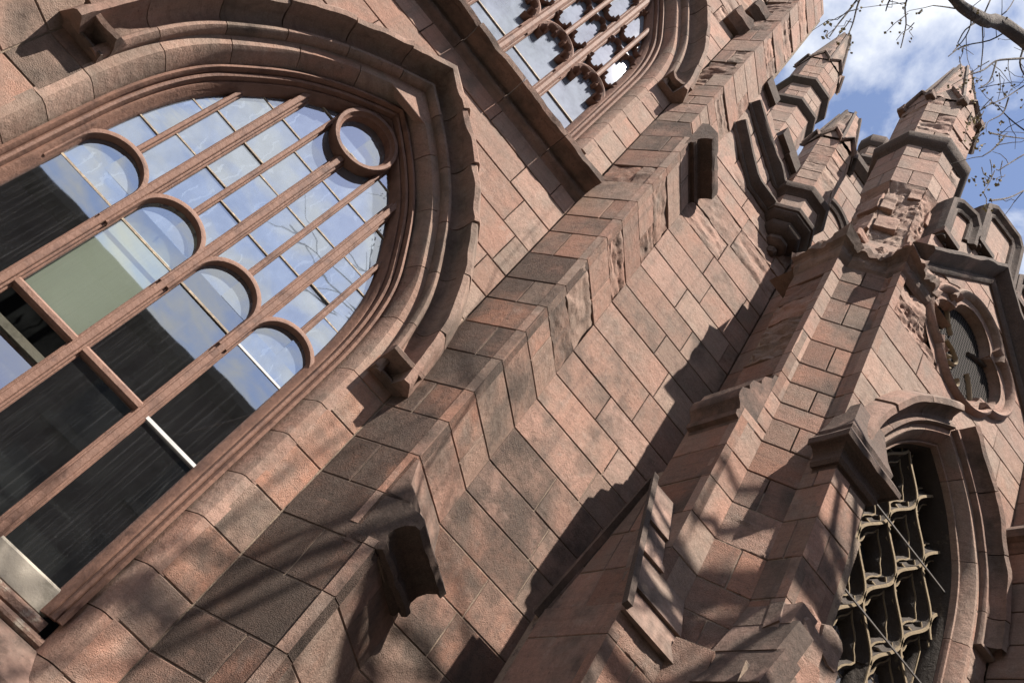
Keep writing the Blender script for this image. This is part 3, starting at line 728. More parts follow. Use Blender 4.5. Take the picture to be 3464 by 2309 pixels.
mk('parapet_core', bk + [(p[0], p[1] + .55, p[2]) for p in bk], [(0, 1, 2, 3, 4), (9, 8, 7, 6, 5), (3, 2, 7, 8), (4, 3, 8, 9)], STONE, aisle, 0, (.4, .3, .2, .3))
for (a, b, zu) in ((3.08, 3.5, .55), (4.2, 4.72, .62), (4.62, 5.12, 1.0)):       # merlons with overhanging copings
    za, zb = step_t(a), step_t(b)
    v = [FP.P(a, za - .02, .0), FP.P(b, zb - .02, .0), FP.P(b, zb + zu * .55, .0), FP.P(a, za + zu * .55, .0)]
    v += [(p[0], p[1] + .5, p[2]) for p in v]
    mk('merlon', v, [(0, 1, 2, 3), (1, 5, 6, 2), (4, 0, 3, 7), (5, 4, 7, 6), (3, 2, 6, 7)], STONE, aisle, 0, (.4, .3, .2, .35))
    v = [FP.P(a - .06, za + .0, .16), FP.P(b + .05, zb + .0, .16), FP.P(b + .05, zb + .30, .18), FP.P(a - .06, za + .34, .18)]
    v += [(p[0], p[1] + .45, p[2] + .1) for p in v]
    mk('merlon_coping', v, [(0, 1, 2, 3), (1, 5, 6, 2), (4, 0, 3, 7), (5, 4, 7, 6), (3, 2, 6, 7), (0, 4, 5, 1)], STONE, aisle, 0, (.1, .2, .2, .95))

# ---- corner turret with its clasping buttresses
tur = empty('octagonal_turret', church)
XU, XLo, YN, YBK = 5.61, 5.32, 7.70, 8.70
D0, D1 = (5.855, 7.70), (6.364, 7.199); YCU, YCL = 6.879, 6.648
ZT = [5.3, 5.75, 6.27, 6.94, 7.63, 8.28, 8.92, 9.45, 9.84, 10.35, 10.87, 11.52, 12.14, 12.79, 13.38, 13.95]
def tf(p, q, z0, z1, zl=None, lens='alt', free='', rough_fn=None, par=None, nm='turret_stone', **k):
    f = Face(p, q); bed(f, 0, f.len, z0, z1, par or tur, el=0 if 'l' in free else .15, er=0 if 'r' in free else .15); lay(f, 0, f.len, courses(z0, z1, zl or ZT), par or tur, lens, free=free, rough_fn=rough_fn, name=nm, **k); return f
tf((6.156, YB), (6.156, 8.6), 4, 16.2, ZC, (1, 1.6), soot=.2, hue=.6, tone=.45)
sp_ret = lambda u, z: .09 if z > 9.8 and rng.random() < .5 else .05 if rng.random() < .3 else 0
tf((XU, YBK), (XU, YN), 9.6, 14.2, None, 'one', 'r', sp_ret, soot=.15, hue=.7, tone=.4)
tf((XLo, YBK + .1), (XLo, YN), 3, 8.95, None, 'one', 'r', None, soot=.35, hue=.7, tone=.4)
tf((XU, YN), D0, 9.1, 14.0, None, 'one', 'lr', None, soot=.12, tool=.2, hue=.3, tone=.85)
tf((XLo, YN), D0, 5.3, 9.1, None, 'one', 'lr', None, soot=.15, tool=.35, hue=.4, tone=.85)
tf(D0, D1, 5.3, 14.0, None, 'alt', 'lr', lambda u, z: .05 if 6.9 < z < 7.6 and u < .4 else 0, soot=.40, tool=.9, hue=.6, tone=.65)
tf(D1, (D1[0], YCL), 5.0, 8.9, None, 'alt', 'lr', None, soot=.3, hue=.7, tone=.5)
tf(D1, (D1[0], YCU), 8.9, 14.0, None, 'one', 'lr', lambda u, z: .06 if z > 12.3 else 0, soot=.25, hue=.7, tone=.5)
tf((D1[0], YCL), (7.10, YCL), 5.0, 8.9, None, 'alt', 'l', None, soot=.36, tool=.5, hue=.45, tone=.7)
tf((7.10, YCL), (7.10, YCU), 5.0, 8.9, None, 'one', 'l', None, soot=.3)
mk('turret_core', [(XU + .05, YN + .05, 14.3), (D0[0] + .05, YN + .05, 14.3), (D1[0] + .05, D1[1] + .05, 14.3), (D1[0] + .05, YCU + .05, 14.3), (8, YCU + .06, 14.3), (8, 9.5, 14.3), (XU + .05, 9.5, 14.3)],
   [(0, 1, 2, 3, 4, 5, 6)], STONE, tur, 0, (.4, .4, .3, .4))
prism([(6.3, 9.8), (5.75, 8.6), (5.75, 7.85), (5.95, 7.85), (6.45, 7.35), (6.45, 7.0), (7.0, 7.0), (7.0, 9.8)], -3, 14.2, 'turret_core', MORTAR, tur)
prism([(5.0, 8.8), (5.0, 7.52), (5.78, 7.52), (6.12, 7.1), (6.2, 6.55), (7.0, 6.55), (7.0, 8.8)], -3, 4.8, 'base_core', MORTAR, tur)
# profile stones of the buttress that points left: drip on its end face only
setoff([(XU, YBK), (XU, YN + .002)], 8.85, 'drip_moulding', tur, [(-.3, -.2), (.27, -.2), (.30, -.02), (.38, -.0), (.40, .08), (.36, .14), (.40, .22), (.48, .3), (.50, .38), (.49, .5), (.36, .60), (.40, .66), (.38, .8), (.22, .9), (.24, .96), (.22, 1.08), (.08, 1.2), (.08, 1.3), (-.3, 1.35)], .72, .0)
# drip of the buttress that points forward; full soot paints in its left side's shade
setoff([(D1[0], 7.05), (D1[0], YCL), (7.10, YCL), (7.10, 7.1)], 8.62, 'drip_moulding', tur, [(-.25, -.1), (.0, -.06), (.02, .02), (.09, .0), (.14, .06), (.12, .14), (.14, .22), (.22, .30), (.32, .32), (.35, .28), (.38, .29), (.39, .38), (.24, .56), (.20, .60), (.22, .68), (.10, .90), (-.20, 1.45), (-.25, 1.45)], 1.0, .02, .74)
# gabled head of the lowest stage of the left buttress: courses of lapped slabs
X0E, YF0, YR0, ZR0, ZE0 = 4.90, 7.42, 8.15, 7.13, 4.85
def slope_y(z): return YF0 + (YR0 - YF0) * (z - ZE0) / (ZR0 - ZE0)
for k, (za, zb, xr) in enumerate(((4.85, 5.28, 5.95), (5.28, 5.86, 5.86), (5.86, 6.40, 5.36), (6.40, 7.13, 5.33))):
    t0, t1 = .085, .03; v = []
    for (x) in (X0E + .0, xr):
        v += [(x, slope_y(za) - t0, za), (x, slope_y(zb) - t1, zb), (x, slope_y(zb) + .12, zb), (x, slope_y(za) + .12, za)]
    mk('weathering_slab', v, [(0, 1, 5, 4)[::-1], (1, 2, 6, 5)[::-1], (0, 4, 7, 3)[::-1], (0, 3, 2, 1)[::-1], (4, 5, 6, 7)[::-1]], STONE, tur, 0, (.75, 0, .2, .55))
# raking coping on the gable end
for sgn in (1, -1):
    yA, yB2 = YF0 - .1, YR0
    if sgn < 0: yA = 2 * YR0 - yA
    v = [(x, y, z) for x in (X0E - .09, X0E + .01) for (y, z) in ((yA, ZE0 - .0), (yB2, ZR0 + .02), (yB2, ZR0 + .14), (yA - sgn * .07, ZE0 + .05))]
    mk('gable_coping', v, [(0, 1, 2, 3), (7, 6, 5, 4), (0, 4, 5, 1), (1, 5, 6, 2), (2, 6, 7, 3), (3, 7, 4, 0)], STONE, tur, 0, (.2, .1, .2, .8))
tf((X0E, 8.95), (X0E, YF0), -3.2, 5.0, ZC, 'one', 'r', None, soot=.35, hue=.7, tone=.5)
tf((X0E, YF0), (5.75, YF0), -3.2, 4.85, ZC, 'alt', 'lr', lambda u, z: .06 if z > 4.2 else 0, soot=.25, hue=.6, tone=.7, tool=.8)
tf((5.75, YF0), (6.02, 7.02), -3.2, 5.2, ZC, 'one', 'lr', lambda u, z: .07 if z > 4.0 else 0, soot=.3, hue=.6, tone=.7, tool=.8)
fge = Face((X0E, 2 * YR0 - YF0), (X0E, YF0)); hgl = (YR0 - YF0)
ge_w = lambda z: max(0, hgl * (1 - (z - 4.85) / (ZR0 - 4.85)))
bed(fge, 0, fge.len, 4.85, ZR0, tur, lf=lambda z: hgl - ge_w(z), rf=lambda z: hgl + ge_w(z), n=12)
for za, zb in ((4.95, 5.55), (5.55, 6.2), (6.2, 6.95)): lay(fge, 0, fge.len, [za, zb], tur, (.7, .9), lf=lambda z: hgl - ge_w(z), rf=lambda z: hgl + ge_w(z), name='gable_stone', soot=.4, hue=.6, tone=.4)
# rough core where the base has lost its facing
def rubble(c, r, name, par, soot=.2, sq=(1, 1, 1), hue=.6, seed=0, tone=.7):
    vs_, fs = [], []; n = 12; m_ = 8
    for j in range(m_ + 1):
        th = math.pi * j / m_
        for i in range(n):
            ph = 2 * math.pi * i / n; d = Vector((math.sin(th) * math.cos(ph), math.sin(th) * math.sin(ph), math.cos(th)))
            q = Vector([max(-.55, min(.55, x)) / .55 for x in d]); k = 1 + .22 * fbm((d.x + seed, d.y, d.z + seed), 1.5, 3)
            vs_.append((c[0] + q.x * r * k * sq[0], c[1] + q.y * r * k * sq[1], c[2] + q.z * r * k * sq[2]))
    for j in range(m_):
        for i in range(n): fs.append((j * n + i, (j + 1) * n + i, (j + 1) * n + (i + 1) % n, j * n + (i + 1) % n))
    return mk(name, vs_, fs, STONE, par, 0, (tone, hue, .6, soot))
# base of the forward buttress: slabs sloping to the left, rough blocks below
for (xa, za, xb, zb, ya, yb, so) in ((6.36, 6.15, 6.27, 5.78, 6.35, 7.2, .6), (6.29, 5.82, 6.12, 5.28, 6.25, 7.2, .7), (6.14, 5.3, 5.95, 4.72, 6.15, 7.2, .75)):
    v = [(xa, ya, za), (xa, yb, za), (xb, yb, zb), (xb, ya, zb), (xa + .3, ya, za - .02), (xa + .3, yb, za - .02), (xb + .3, yb, zb - .05), (xb + .3, ya, zb - .05)]
    mk('weathering_slab', v, [(0, 1, 2, 3), (3, 2, 6, 7), (0, 3, 7, 4), (4, 5, 1, 0), (7, 6, 5, 4)], STONE, tur, 0, (.4, 0, .2, so))
for (xa, xb, ya, yb, za, zb) in ((6.36, 7.1, YCL, 6.5, 6.2, 5.8), (6.28, 7.1, 6.52, 6.35, 5.85, 5.2)):
    v = [(xa, ya, za), (xb, ya, za), (xb, yb, zb), (xa - .12, yb, zb), (xa, ya + .2, za), (xb, ya + .2, za), (xb, yb + .2, zb - .1), (xa - .12, yb + .2, zb - .1)]
    mk('weathering_slab', v, [(3, 2, 1, 0), (7, 6, 2, 3), (0, 4, 7, 3), (1, 2, 6, 5)], STONE, tur, 0, (.4, 0, .2, .6))
k = 0
for zz in (4.55, 4.95, 5.35, 5.7, 6.0):
    for xx in (6.66, 6.98):
        k += 1
        rubble((xx + .1 * rng.random(), 6.36 + .10 * rng.random() + (zz - 4.5) * .1, zz + .08 * rng.random()), .20 + .05 * rng.random(), 'broken_stone', tur, .2, (1, .7, 1), .5, k * 2.3)
tf((6.1, 6.42), (7.15, 6.42), -3.2, 5.0, ZC, 'alt', '', None, soot=.3, hue=.5)
tf((6.1, 7.1), (6.1, 6.42), -3.2, 4.8, ZC, 'one', '', None, soot=.4, hue=.5)

# broken ring moulding, spalled drum, sound drum, collar, shaft, gablets, spirelet
OC, ORr = (6.794, 8.035), .896
outl = [(XU, YBK), (XU, YN), (D0[0] + .01, YN - .01), (D1[0], D1[1]), (D1[0] + .02, YCU), (7.25, YCU)]
for a, b, rg in ((0, 2, .10), (2, 3, .16), (3, 5, .16)):
    run(outl[a:b + 1], [(-.3, 13.80), (.0, 13.84), (.05, 13.90), (.10, 13.98), (.10, 14.06), (.16, 14.12), (.26, 14.16), (.28, 14.30), (.12, 14.42), (.03, 14.7), (-.3, 15.0)], 'broken_ring', tur, .45, rg, .05, tone=.55, hue=.4).data.shade_flat()
for k in range(16):
    t = k / 15 * 4.999; i_ = int(t); p = Vector(outl[i_]).lerp(Vector(outl[i_ + 1]), t - i_)
    rubble((p.x + .05, p.y + .02, 14.15 + .75 * rng.random()), .08 + .08 * rng.random(), 'broken_stone', tur, .12 + .4 * (k % 3 == 0), (1.1, .9, .75), .4, k * 4.3, .8)
op = octagon(OC[0], OC[1], ORr)
def oct_faces(cx, cy, r, z0, z1, zl, par, nm, idx=(0, 1, 2, 3), lens='alt', rough_fn=None, h=0, **k):
    p = octagon(cx, cy, r); 
    for i in idx:
        f = Face(p[i], p[(i + 1) % 8]); bed(f, 0, f.len, z0, z1, par, h=-.12); lay(f, 0, f.len, courses(z0, z1, zl), par, lens, free='lr', rough_fn=rough_fn, name=nm, **k)
Zo = [14.6, 15.2, 15.85, 16.5, 17.0, 17.37, 17.99, 18.59, 19.13]
for i in (0, 1, 2, 3):
    f = Face(op[i], op[(i + 1) % 8]); nu, nv = 22, 64; vs_, fs = [], []
    for b in range(nv + 1):
        z = 14.2 + 3.17 * b / nv
        for a in range(nu + 1):
            u = f.len * a / nu; q = f.P(u, z); k1 = fbm((q[0], q[1], q[2] * .8), 1.5, 3); k2 = fbm((q[0] * 2, q[1] * 2, q[2] * 3.2), 1.9, 4)
            e = -.10 - .15 * k1 - .06 * abs(k2) + .05 * math.floor(k1 * 5) / 5; e *= min(1, (17.37 - z) / .25) if b > nv - 6 else 1
            c_ = min(a, nu - a) / nu; vs_.append(f.P(u, z, e if c_ > 0 else 0) if 0 < a < nu else tuple(Vector((*OC, z)) + (Vector(q) - Vector((*OC, z))) * (1 + .9 * min(0, -.06 - .10 * fbm((q[0], q[1], z * 1.3), 1.4, 3)))))
    for b in range(nv):
        for a in range(nu): q = b * (nu + 1) + a; fs.append((q, q + 1, q + nu + 2, q + nu + 1))
    mk('spalled_face', vs_, fs, STONE, tur, 20, (.85, .35, .6, .06))
for (i, a, b, za, zb) in ((1, .02, .30, 16.2, 16.75), (1, .06, .50, 15.5, 15.95), (2, .3, .73, 16.4, 16.9), (1, .45, .72, 16.85, 17.3), (2, .05, .3, 15.2, 15.6), (0, .3, .72, 15.4, 16.0), (0, .2, .7, 16.3, 16.9)):
    f = Face(op[i], op[i + 1]); stone(f, a, b, za, zb, tur, 'turret_stone', rough=.03, soot=.05, tone=.9, hue=.3, depth=.3)
oct_faces(*OC, ORr, 17.37, 19.15, Zo, tur, 'turret_stone', (0, 1, 2, 3), 'alt', lambda u, z: .03 if z > 18.5 and rng.random() < .5 else 0, soot=.1, hue=.3, tone=.7)
lathe8(*OC, [(.80, 19.08), (.90, 19.10), (.93, 19.16), (.98, 19.2), (1.03, 19.3), (1.06, 19.42), (1.05, 19.5), (.88, 19.66), (.80, 19.66)], 'ring_moulding', tur, .85, .25, .02)
oct_faces(*OC, .87, 19.62, 21.9, [20.05, 20.51, 21.03, 21.5], tur, 'turret_stone', (0, 1, 2, 3, 4), 'alt', lambda u, z: .05 if rng.random() < .6 else 0, soot=.1, hue=.3, tone=.7)
def spirelet(c, r, z0, z1, tip, par, soot=.3):
    """eight-sided spirelet whose foot carries a small gable on every face, with ribs up its edges"""
    p0 = octagon(c[0], c[1], r); p1 = octagon(c[0], c[1], tip); n = 7
    for i in range(8):
        a, b, a1, b1 = [Vector((*q, z)) for q, z in ((p0[i], z0), (p0[(i + 1) % 8], z0), (p1[i], z1), (p1[(i + 1) % 8], z1))]
        vs_, fs = [], []
        for j in range(n + 1):
            l, r_ = a.lerp(a1, j / n), b.lerp(b1, j / n); o_ = ((l + r_) / 2 - Vector((*c, (l.z)))).normalized()
            for k_ in range(5):
                q = l.lerp(r_, k_ / 4); q += o_ * .075 * fbm((q.x * 3, q.y * 3, q.z * 3), 1.4, 3) * (0 if k_ in (0, 4) else 1); vs_.append(tuple(q))
        for j in range(n):
            for k_ in range(4): q = j * 5 + k_; fs.append((q, q + 1, q + 6, q + 5))
        mk('spirelet_face', vs_, fs, STONE, par, 0, (.45 + .3 * rng.random(), .2, .3, soot + .25 * rng.random()))
        w = .035; d = ((a + a1) / 2 - Vector((*c, (a.z + a1.z) / 2))); d.z = 0; d.normalize(); t_ = Vector((-d.y, d.x, 0))
        vs_ = [tuple(q + t_ * w * s1 + d * h_) for q in (a, a1) for s1, h_ in ((-1, -.03), (-1, .05), (1, .05), (1, -.03))]
        mk('spirelet_rib', vs_, [(0, 1, 5, 4), (1, 2, 6, 5), (2, 3, 7, 6), (4, 5, 6, 7)], STONE, par, 0, (.2, .2, .2, .8))
        # gablet: two raking drips meeting above the middle of the face
        nv = ((a + b) / 2 - Vector((*c, a.z))).normalized(); apex = (a + b) / 2 + Vector((0, 0, (b - a).length * .95)) - nv * .05; cuts_ = rng.random()
        for s_ in (a, b):
            if cuts_ < .25 and s_ is a: continue
            d_ = (apex - s_).normalized(); up = Vector((0, 0, 1)); e = s_ - Vector((0, 0, .06))
            vs_ = [tuple(q + up * u_ + nv * h_) for q in (e, apex) for u_, h_ in ((-.07, -.06), (-.07, .08), (-.0, .13), (.08, .11), (.10, -.06))]
            mk('gablet_drip', vs_, [(i_, (i_ + 1) % 5, 5 + (i_ + 1) % 5, 5 + i_) for i_ in range(5)] + [(0, 1, 2, 3, 4)[::-1], (5, 6, 7, 8, 9)], STONE, par, 0, (.3, .3, .3, .55))
        mk('gablet_face', [tuple(a + nv * .01), tuple(b + nv * .01), tuple(apex + nv * .03)], [(0, 1, 2)], STONE, par, 0, (.6, .3, .3, .2))
    mk('spirelet_top', [(q[0], q[1], z1) for q in p1], [tuple(range(8))], STONE, par, 0, (.3, .2, .2, .6))
spirelet(OC, .87, 21.9, 25.7, .21, tur)
for kk, i in enumerate((0, 1, 2, 3)):
    p = op[i]; rubble((p[0], p[1], 21.85), .10, 'crocket', tur, .6, (1, 1, 1.2), .3, kk * 5.0, .4)

# ---- corbelled turret on the aisle wall
tor = empty('corbelled_turret', church); TC = (5.567, YB)
lathe8(*TC, [(.02, 15.48), (.09, 15.50), (.13, 15.57), (.13, 15.62), (.09, 15.68), (.20, 15.71), (.27, 15.78), (.28, 15.86), (.25, 15.91), (.38, 15.97), (.46, 16.06), (.48, 16.14), (.45, 16.19), (.56, 16.25), (.62, 16.33), (.62, 16.38), (.66, 16.4), (.68, 16.48), (.66, 16.54), (.54, 16.62), (.02, 16.62)], 'corbel', tor, .85, .25, 0, closed=False)
oct_faces(*TC, .555, 16.6, 17.2, [17.2], tor, 'turret_stone', (0, 1, 2, 3), 'one', None, soot=.1, hue=.3, tone=.7)
lathe8(*TC, [(.5, 17.10), (.57, 17.12), (.62, 17.2), (.70, 17.26), (.73, 17.34), (.73, 17.44), (.60, 17.58), (.5, 17.58)], 'ring_moulding', tor, .85, .2, .015)
oct_faces(*TC, .583, 17.55, 20.1, [17.95, 18.35, 18.75, 19.2, 19.65], tor, 'turret_stone', (0, 1, 2, 3, 4), 'one', lambda u, z: .03 if rng.random() < .35 else 0, soot=.08, hue=.3, tone=.75)
spirelet(TC, .60, 20.15, 22.4, .26, tor, .4)
# ---- far pinnacle behind the parapet
pin = empty('pinnacle', church); PC, PR = (5.68, 13.78), .785
oct_faces(*PC, PR, 21, 26.95, None, pin, 'pinnacle_stone', (0, 1, 2, 3), 'one', None, soot=.1, hue=.3, tone=.7)
lathe8(*PC, [(.7, 26.9), (.80, 26.92), (.88, 27.0), (.95, 27.1), (.96, 27.25), (.80, 27.45), (.7, 27.45)], 'ring_moulding', pin, .9, .2)
oct_faces(*PC, PR, 27.4, 28.7, [28.0], pin, 'pinnacle_stone', (0, 1, 2, 3), 'alt', None, soot=.1, hue=.3, tone=.7)
lathe8(*PC, [(.7, 28.55), (.80, 28.57), (.88, 28.65), (.96, 28.75), (.97, 28.9), (.80, 29.1), (.7, 29.1)], 'ring_moulding', pin, .9, .2)
oct_faces(*PC, PR, 29.0, 30.9, [29.6, 30.2], pin, 'pinnacle_stone', (0, 1, 2, 3, 4), 'alt', None, soot=.12, hue=.3, tone=.7)
spirelet(PC, .80, 30.95, 35.2, .18, pin, .35)
# ---- tower wall and small pinnacle glimpsed between the turrets
tow = empty('tower_wall', church); FT = Face((6.3, 12.0), (10.5, 12.0))
bed(FT, 0, 4.2, 14, 25.6, tow); lay(FT, 0, 4.2, courses(14, 25.6, None, .8), tow, (1.2, 1.9), name='wall_stone', soot=.2, tone=.55)
pth = [Vector((1.55 + .85 * math.cos(t), 21.6 + 1.2 * math.sin(t))) for t in [math.pi * (1 - k / 20) for k in range(21)]]
sweep(FT, [Vector((.7, 17))] + pth + [Vector((2.4, 17))], [(-.05, -.1), (0, .06), (.08, .1), (.12, .04), (.2, .14), (.3, .16), (.34, -.1)], 'arch_moulding', STONE, tow, col=(.2, .3, .2, .85))
run([(6.3, 12.0), (10.5, 12.0)], [(-.1, 25.4), (.05, 25.4), (.25, 25.6), (.28, 25.8), (-.1, 26.1)], 'cornice', tow, .9)
SP = (8.45, 12.4); oct_faces(*SP, .42, 25.5, 28.0, None, tow, 'pinnacle_stone', (0, 1, 2, 3), 'one', None, soot=.3)
lathe8(*SP, [(.3, 26.6), (.45, 26.6), (.58, 26.8), (.58, 26.95), (.44, 27.1), (.3, 27.1)], 'ring_moulding', tow, .9, .15)
lathe8(*SP, [(.3, 27.9), (.44, 27.9), (.55, 28.1), (.55, 28.5), (.40, 28.8), (.06, 29.3)], 'pinnacle_cap', tow, .9, .15, closed=False)

# ---- porch front with traceried window, quatrefoil and stepped gable
por = empty('porch_front', church); FC = Face((0, YCU), d=(1, 0)); CC = 8.65
HC = [Vector((p.x * .622, 8.7 + (p.y - 5.6) * .68)) for p in HALF]; HC = [Vector((HC[0].x, 3.0))] + [p for p in HC if p.y > 5.5]
wc = width_fn(off_half(HC, .06)); OQ = (8.58, 14.2); RQ = 1.40
GX0, GX1, GA = 6.364, 10.76, (8.62, 16.75)
gl_ = lambda z: GX0 if z < 14.3 else max(GX0, GA[0] - (GA[1] - z) / 1.13)
gr_ = lambda z: GX1 if z < 14.3 else min(GX1, GA[0] + (GA[1] - z) / 1.13)
cut_r = lambda z: CC + wc(z); cut_l = lambda z: CC - wc(z)
def oq(z): d = RQ * RQ - (z - OQ[1]) ** 2; return math.sqrt(d) if d > 0 else 0
oq_r = lambda z: OQ[0] + oq(z); oq_l = lambda z: OQ[0] - oq(z)
bed(FC, GX0, CC, 3, 12.1, por, rf=cut_l, n=50); bed(FC, CC, GX1, 3, 12.1, por, lf=cut_r, n=50, er=.3)
bed(FC, GX0, OQ[0], 12.1, 15.7, por, lf=gl_, rf=oq_l, n=50); bed(FC, OQ[0], GX1, 12.1, 15.7, por, lf=oq_r, rf=gr_, n=50); bed(FC, GX0, GX1, 15.7, 16.7, por, lf=gl_, rf=gr_, n=20)
ZP = [8.9, 9.45, 9.84, 10.35, 10.87, 11.52, 12.14, 12.79, 13.38, 13.95, 14.55, 15.15, 15.75, 16.2, 16.7]
ZP = [3.0, 3.7, 4.4, 5.1, 5.75, 6.27, 6.94, 7.63, 8.28] + ZP
def rough_c(u, z):
    if u < 7.5 and z > 11.6 and rng.random() < .7: return .09
    if rng.random() < .2: return .03
    return 0
for a, b in zip(ZP, ZP[1:]):
    kw = dict(name='wall_stone', soot=.14, tool=.25, hue=.35, tone=.75, rough_fn=rough_c)
    if b <= 12.15:
        wm = min(wc(a), wc(b))
        if a > 8.7: lay(FC, GX0, CC - wm, [a, b], por, (1.0, 1.7), rf=cut_l, free='l', **kw)
        lay(FC, CC + wm, GX1, [a, b], por, (1.0, 1.7), lf=cut_r, **kw)
    elif b < 15.8:
        wm = min(oq(a), oq(b))
        if wm > 0 or True:
            lay(FC, max(GX0, min(gl_(a), gl_(b))), OQ[0] - wm, [a, b], por, (1.0, 1.7), lf=gl_, rf=oq_l, free='l' if b < 14 else '', **kw)
            lay(FC, OQ[0] + wm, gr_(a), [a, b], por, (1.0, 1.7), lf=oq_r, rf=gr_, **kw)
    else: lay(FC, gl_(a), gr_(a), [a, b], por, (1.0, 1.7), lf=gl_, rf=gr_, **kw)
# window surround
pw = empty('porch_window', church)
for s in split_path(resample(full(HC, CC), .12), 13): sweep(FC, s, [(.12, -.2), (.12, 0), (.02, .0), (.0, -.02), (-.10, -.17), (-.115, -.21), (-.13, -.18), (-.155, -.19), (-.165, -.24), (-.165, -.3), (.12, -.3)], 'arch_stone', STONE, pw, col=(.6 + .3 * rng.random(), .35, .3, .15))
sweep(FC, resample(full(HC, CC), .15), [(-.05, -.305), (-.17, -.305), (-.20, -.40), (-.20, -.85), (-.05, -.85)], 'window_reveal', TRACERY, pw)  # shade inside the jamb is put into this dark colour
hcp = [p for p in off_half(HC, .12) if p.y > 8.8]; hp = resample(full(hcp, CC), .07); hp = [Vector((hp[0].x - .4, hp[0].y))] + hp + [Vector((hp[-1].x + .42, hp[-1].y))]
for k, s in enumerate(split_path(hp, 8)):
    sweep(FC, s, [(0, 0), (0, .06), (.03, .10), (.08, .10), (.11, .06), (.16, .05), (.22, .09), (.27, .2), (.28, .30), (.38, .32), (.42, .28), (.56, .02), (.56, -.05), (0, -.05)], 'hood_stone', STONE, pw, col=(.45, .25, .3, .45), jag=jag_fn(k * 2.9, .04 if k != 2 else .02, (8, 9, 10, 11)))
hwf = width_fn(off_half(HC, -.24)); TZ = 7.3; CELL = 1.62; PW = 1.0
def trac(path, wd=.055, fil=.022):
    """one tracery rib: deep dark body with a pale fillet along its front, sunlight put in its colour; clipped to the opening"""
    runs, cur = [], []
    for p in path:
        if abs(p.x - CC) < hwf(p.y) + .02: cur.append(p)
        else:
            if len(cur) > 2: runs.append(cur)
            cur = []
    if len(cur) > 2: runs.append(cur)
    for r_ in runs:
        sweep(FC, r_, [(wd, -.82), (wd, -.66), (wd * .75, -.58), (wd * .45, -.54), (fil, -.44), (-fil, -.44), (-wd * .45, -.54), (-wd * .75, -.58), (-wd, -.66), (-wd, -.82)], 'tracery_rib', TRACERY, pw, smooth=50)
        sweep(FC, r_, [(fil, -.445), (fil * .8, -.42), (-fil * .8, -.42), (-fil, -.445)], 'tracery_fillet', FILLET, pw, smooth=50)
for i in (-2, -1, 0, 1, 2):
    x = CC + .20 + i * PW
    trac([Vector((x, 4.0)), Vector((x, 5.2)), Vector((x, TZ))], .10)
    for s in (1, -1):
        pts = []
        for k in range(0, 60):
            t = k / 10; z = TZ + t * CELL / 2; ph = math.floor(t); fr = t - ph; e = (1 - math.cos(math.pi * fr)) / 2
            pos = e if ph % 2 == 0 else 1 - e
            pts.append(Vector((x + s * PW / 2 * pos, z)))
        trac(pts, .15, .026)
def leaf(cx_, cz, k_, dp):
    """inner order of one net cell: an ogee leaf inside its ribs"""
    for sd in (-1, 1):
        pts = [Vector((cx_ + sd * k_ * PW / 2 * (1 - math.cos(2 * math.pi * t)) / 2 * (1 + .16 * math.sin(6 * math.pi * t)), cz + CELL / 2 + (t - .5) * CELL * (.35 + .65 * k_))) for t in [q / 16 for q in range(17)]]
        pts = [p for p in pts if abs(p.x - CC) < hwf(p.y)]
        if len(pts) < 4: continue
        sweep(FC, pts, [(.06, -.84), (.06, dp - .06), (.015, dp), (-.015, dp), (-.06, dp - .06), (-.06, -.84)], 'tracery_rib', TRACERY, pw, smooth=50)
        if k_ > .5: sweep(FC, pts, [(.014, dp - .004), (.01, dp + .018), (-.01, dp + .018), (-.014, dp - .004)], 'tracery_fillet', FILLET, pw, smooth=50)
for j in range(6):
    for i in range(-3, 4):
        cx_ = CC + .20 + i * PW + (PW / 2 if j % 2 == 0 else 0); cz = TZ + (j - 1) * CELL / 2
        if abs(cx_ - CC) < hwf(cz + CELL / 2) + .3 and cz > TZ - .9: leaf(cx_, cz, .62, -.57)
for j in range(6):
    for i in range(-3, 4):
        cx_ = CC + .20 + i * PW + (PW / 2 if j % 2 == 0 else 0); cz = TZ + (j + .0) * CELL / 2 
        if abs(cx_ - CC) > hwf(cz + .5) - .05: continue
        for sd in (-1, 1):                       # pairs of hooked cusps low and high in every cell
            for (zo, up) in ((.50, 1),):
                pth = [Vector((cx_ + sd * (.40 - .30 * math.sin(t)), cz + zo - .12 + up * (.20 - .20 * math.cos(t)))) for t in [k * .27 for k in range(9)]]
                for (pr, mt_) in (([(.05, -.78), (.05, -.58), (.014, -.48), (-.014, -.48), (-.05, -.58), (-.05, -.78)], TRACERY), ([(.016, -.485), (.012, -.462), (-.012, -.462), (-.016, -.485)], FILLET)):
                    sweep(FC, pth, pr, 'tracery_cusp', mt_, pw, smooth=60)
for i in range(-2, 2):
    a, b = CC + .20 + (i - .0) * PW, CC + .20 + (i + 1) * PW
    mk('leaded_pane', [FC.P(a, 3.5, -.74), FC.P(b, 3.5, -.74), FC.P(b, 7.6, -.74), FC.P(a, 7.6, -.74)], [(0, 1, 2, 3)], GLASS_LEAD, pw)
    for q in range(1, 5): box(FC, a + .172 * q - .006, a + .172 * q + .006, 3.5, 7.6, -.74, -.73, 'lead_came', LEAD, pw)
    for q in range(1, 19): box(FC, a, b, 3.5 + .22 * q - .006, 3.5 + .22 * q + .006, -.738, -.728, 'lead_came', LEAD, pw)
mk('dark_interior', [FC.P(CC - 1.5, 3, -.80), FC.P(CC + 1.5, 3, -.80), FC.P(CC + 1.5, 12, -.80), FC.P(CC - 1.5, 12, -.80)], [(0, 1, 2, 3)], DARK, pw)
for z, xa, xb in ((9.59, 7.3, 9.95), (7.82, 7.2, 10.1)): box(FC, xa, xb, z - .012, z + .012, -.385, -.361, 'iron_rod', METAL, pw)
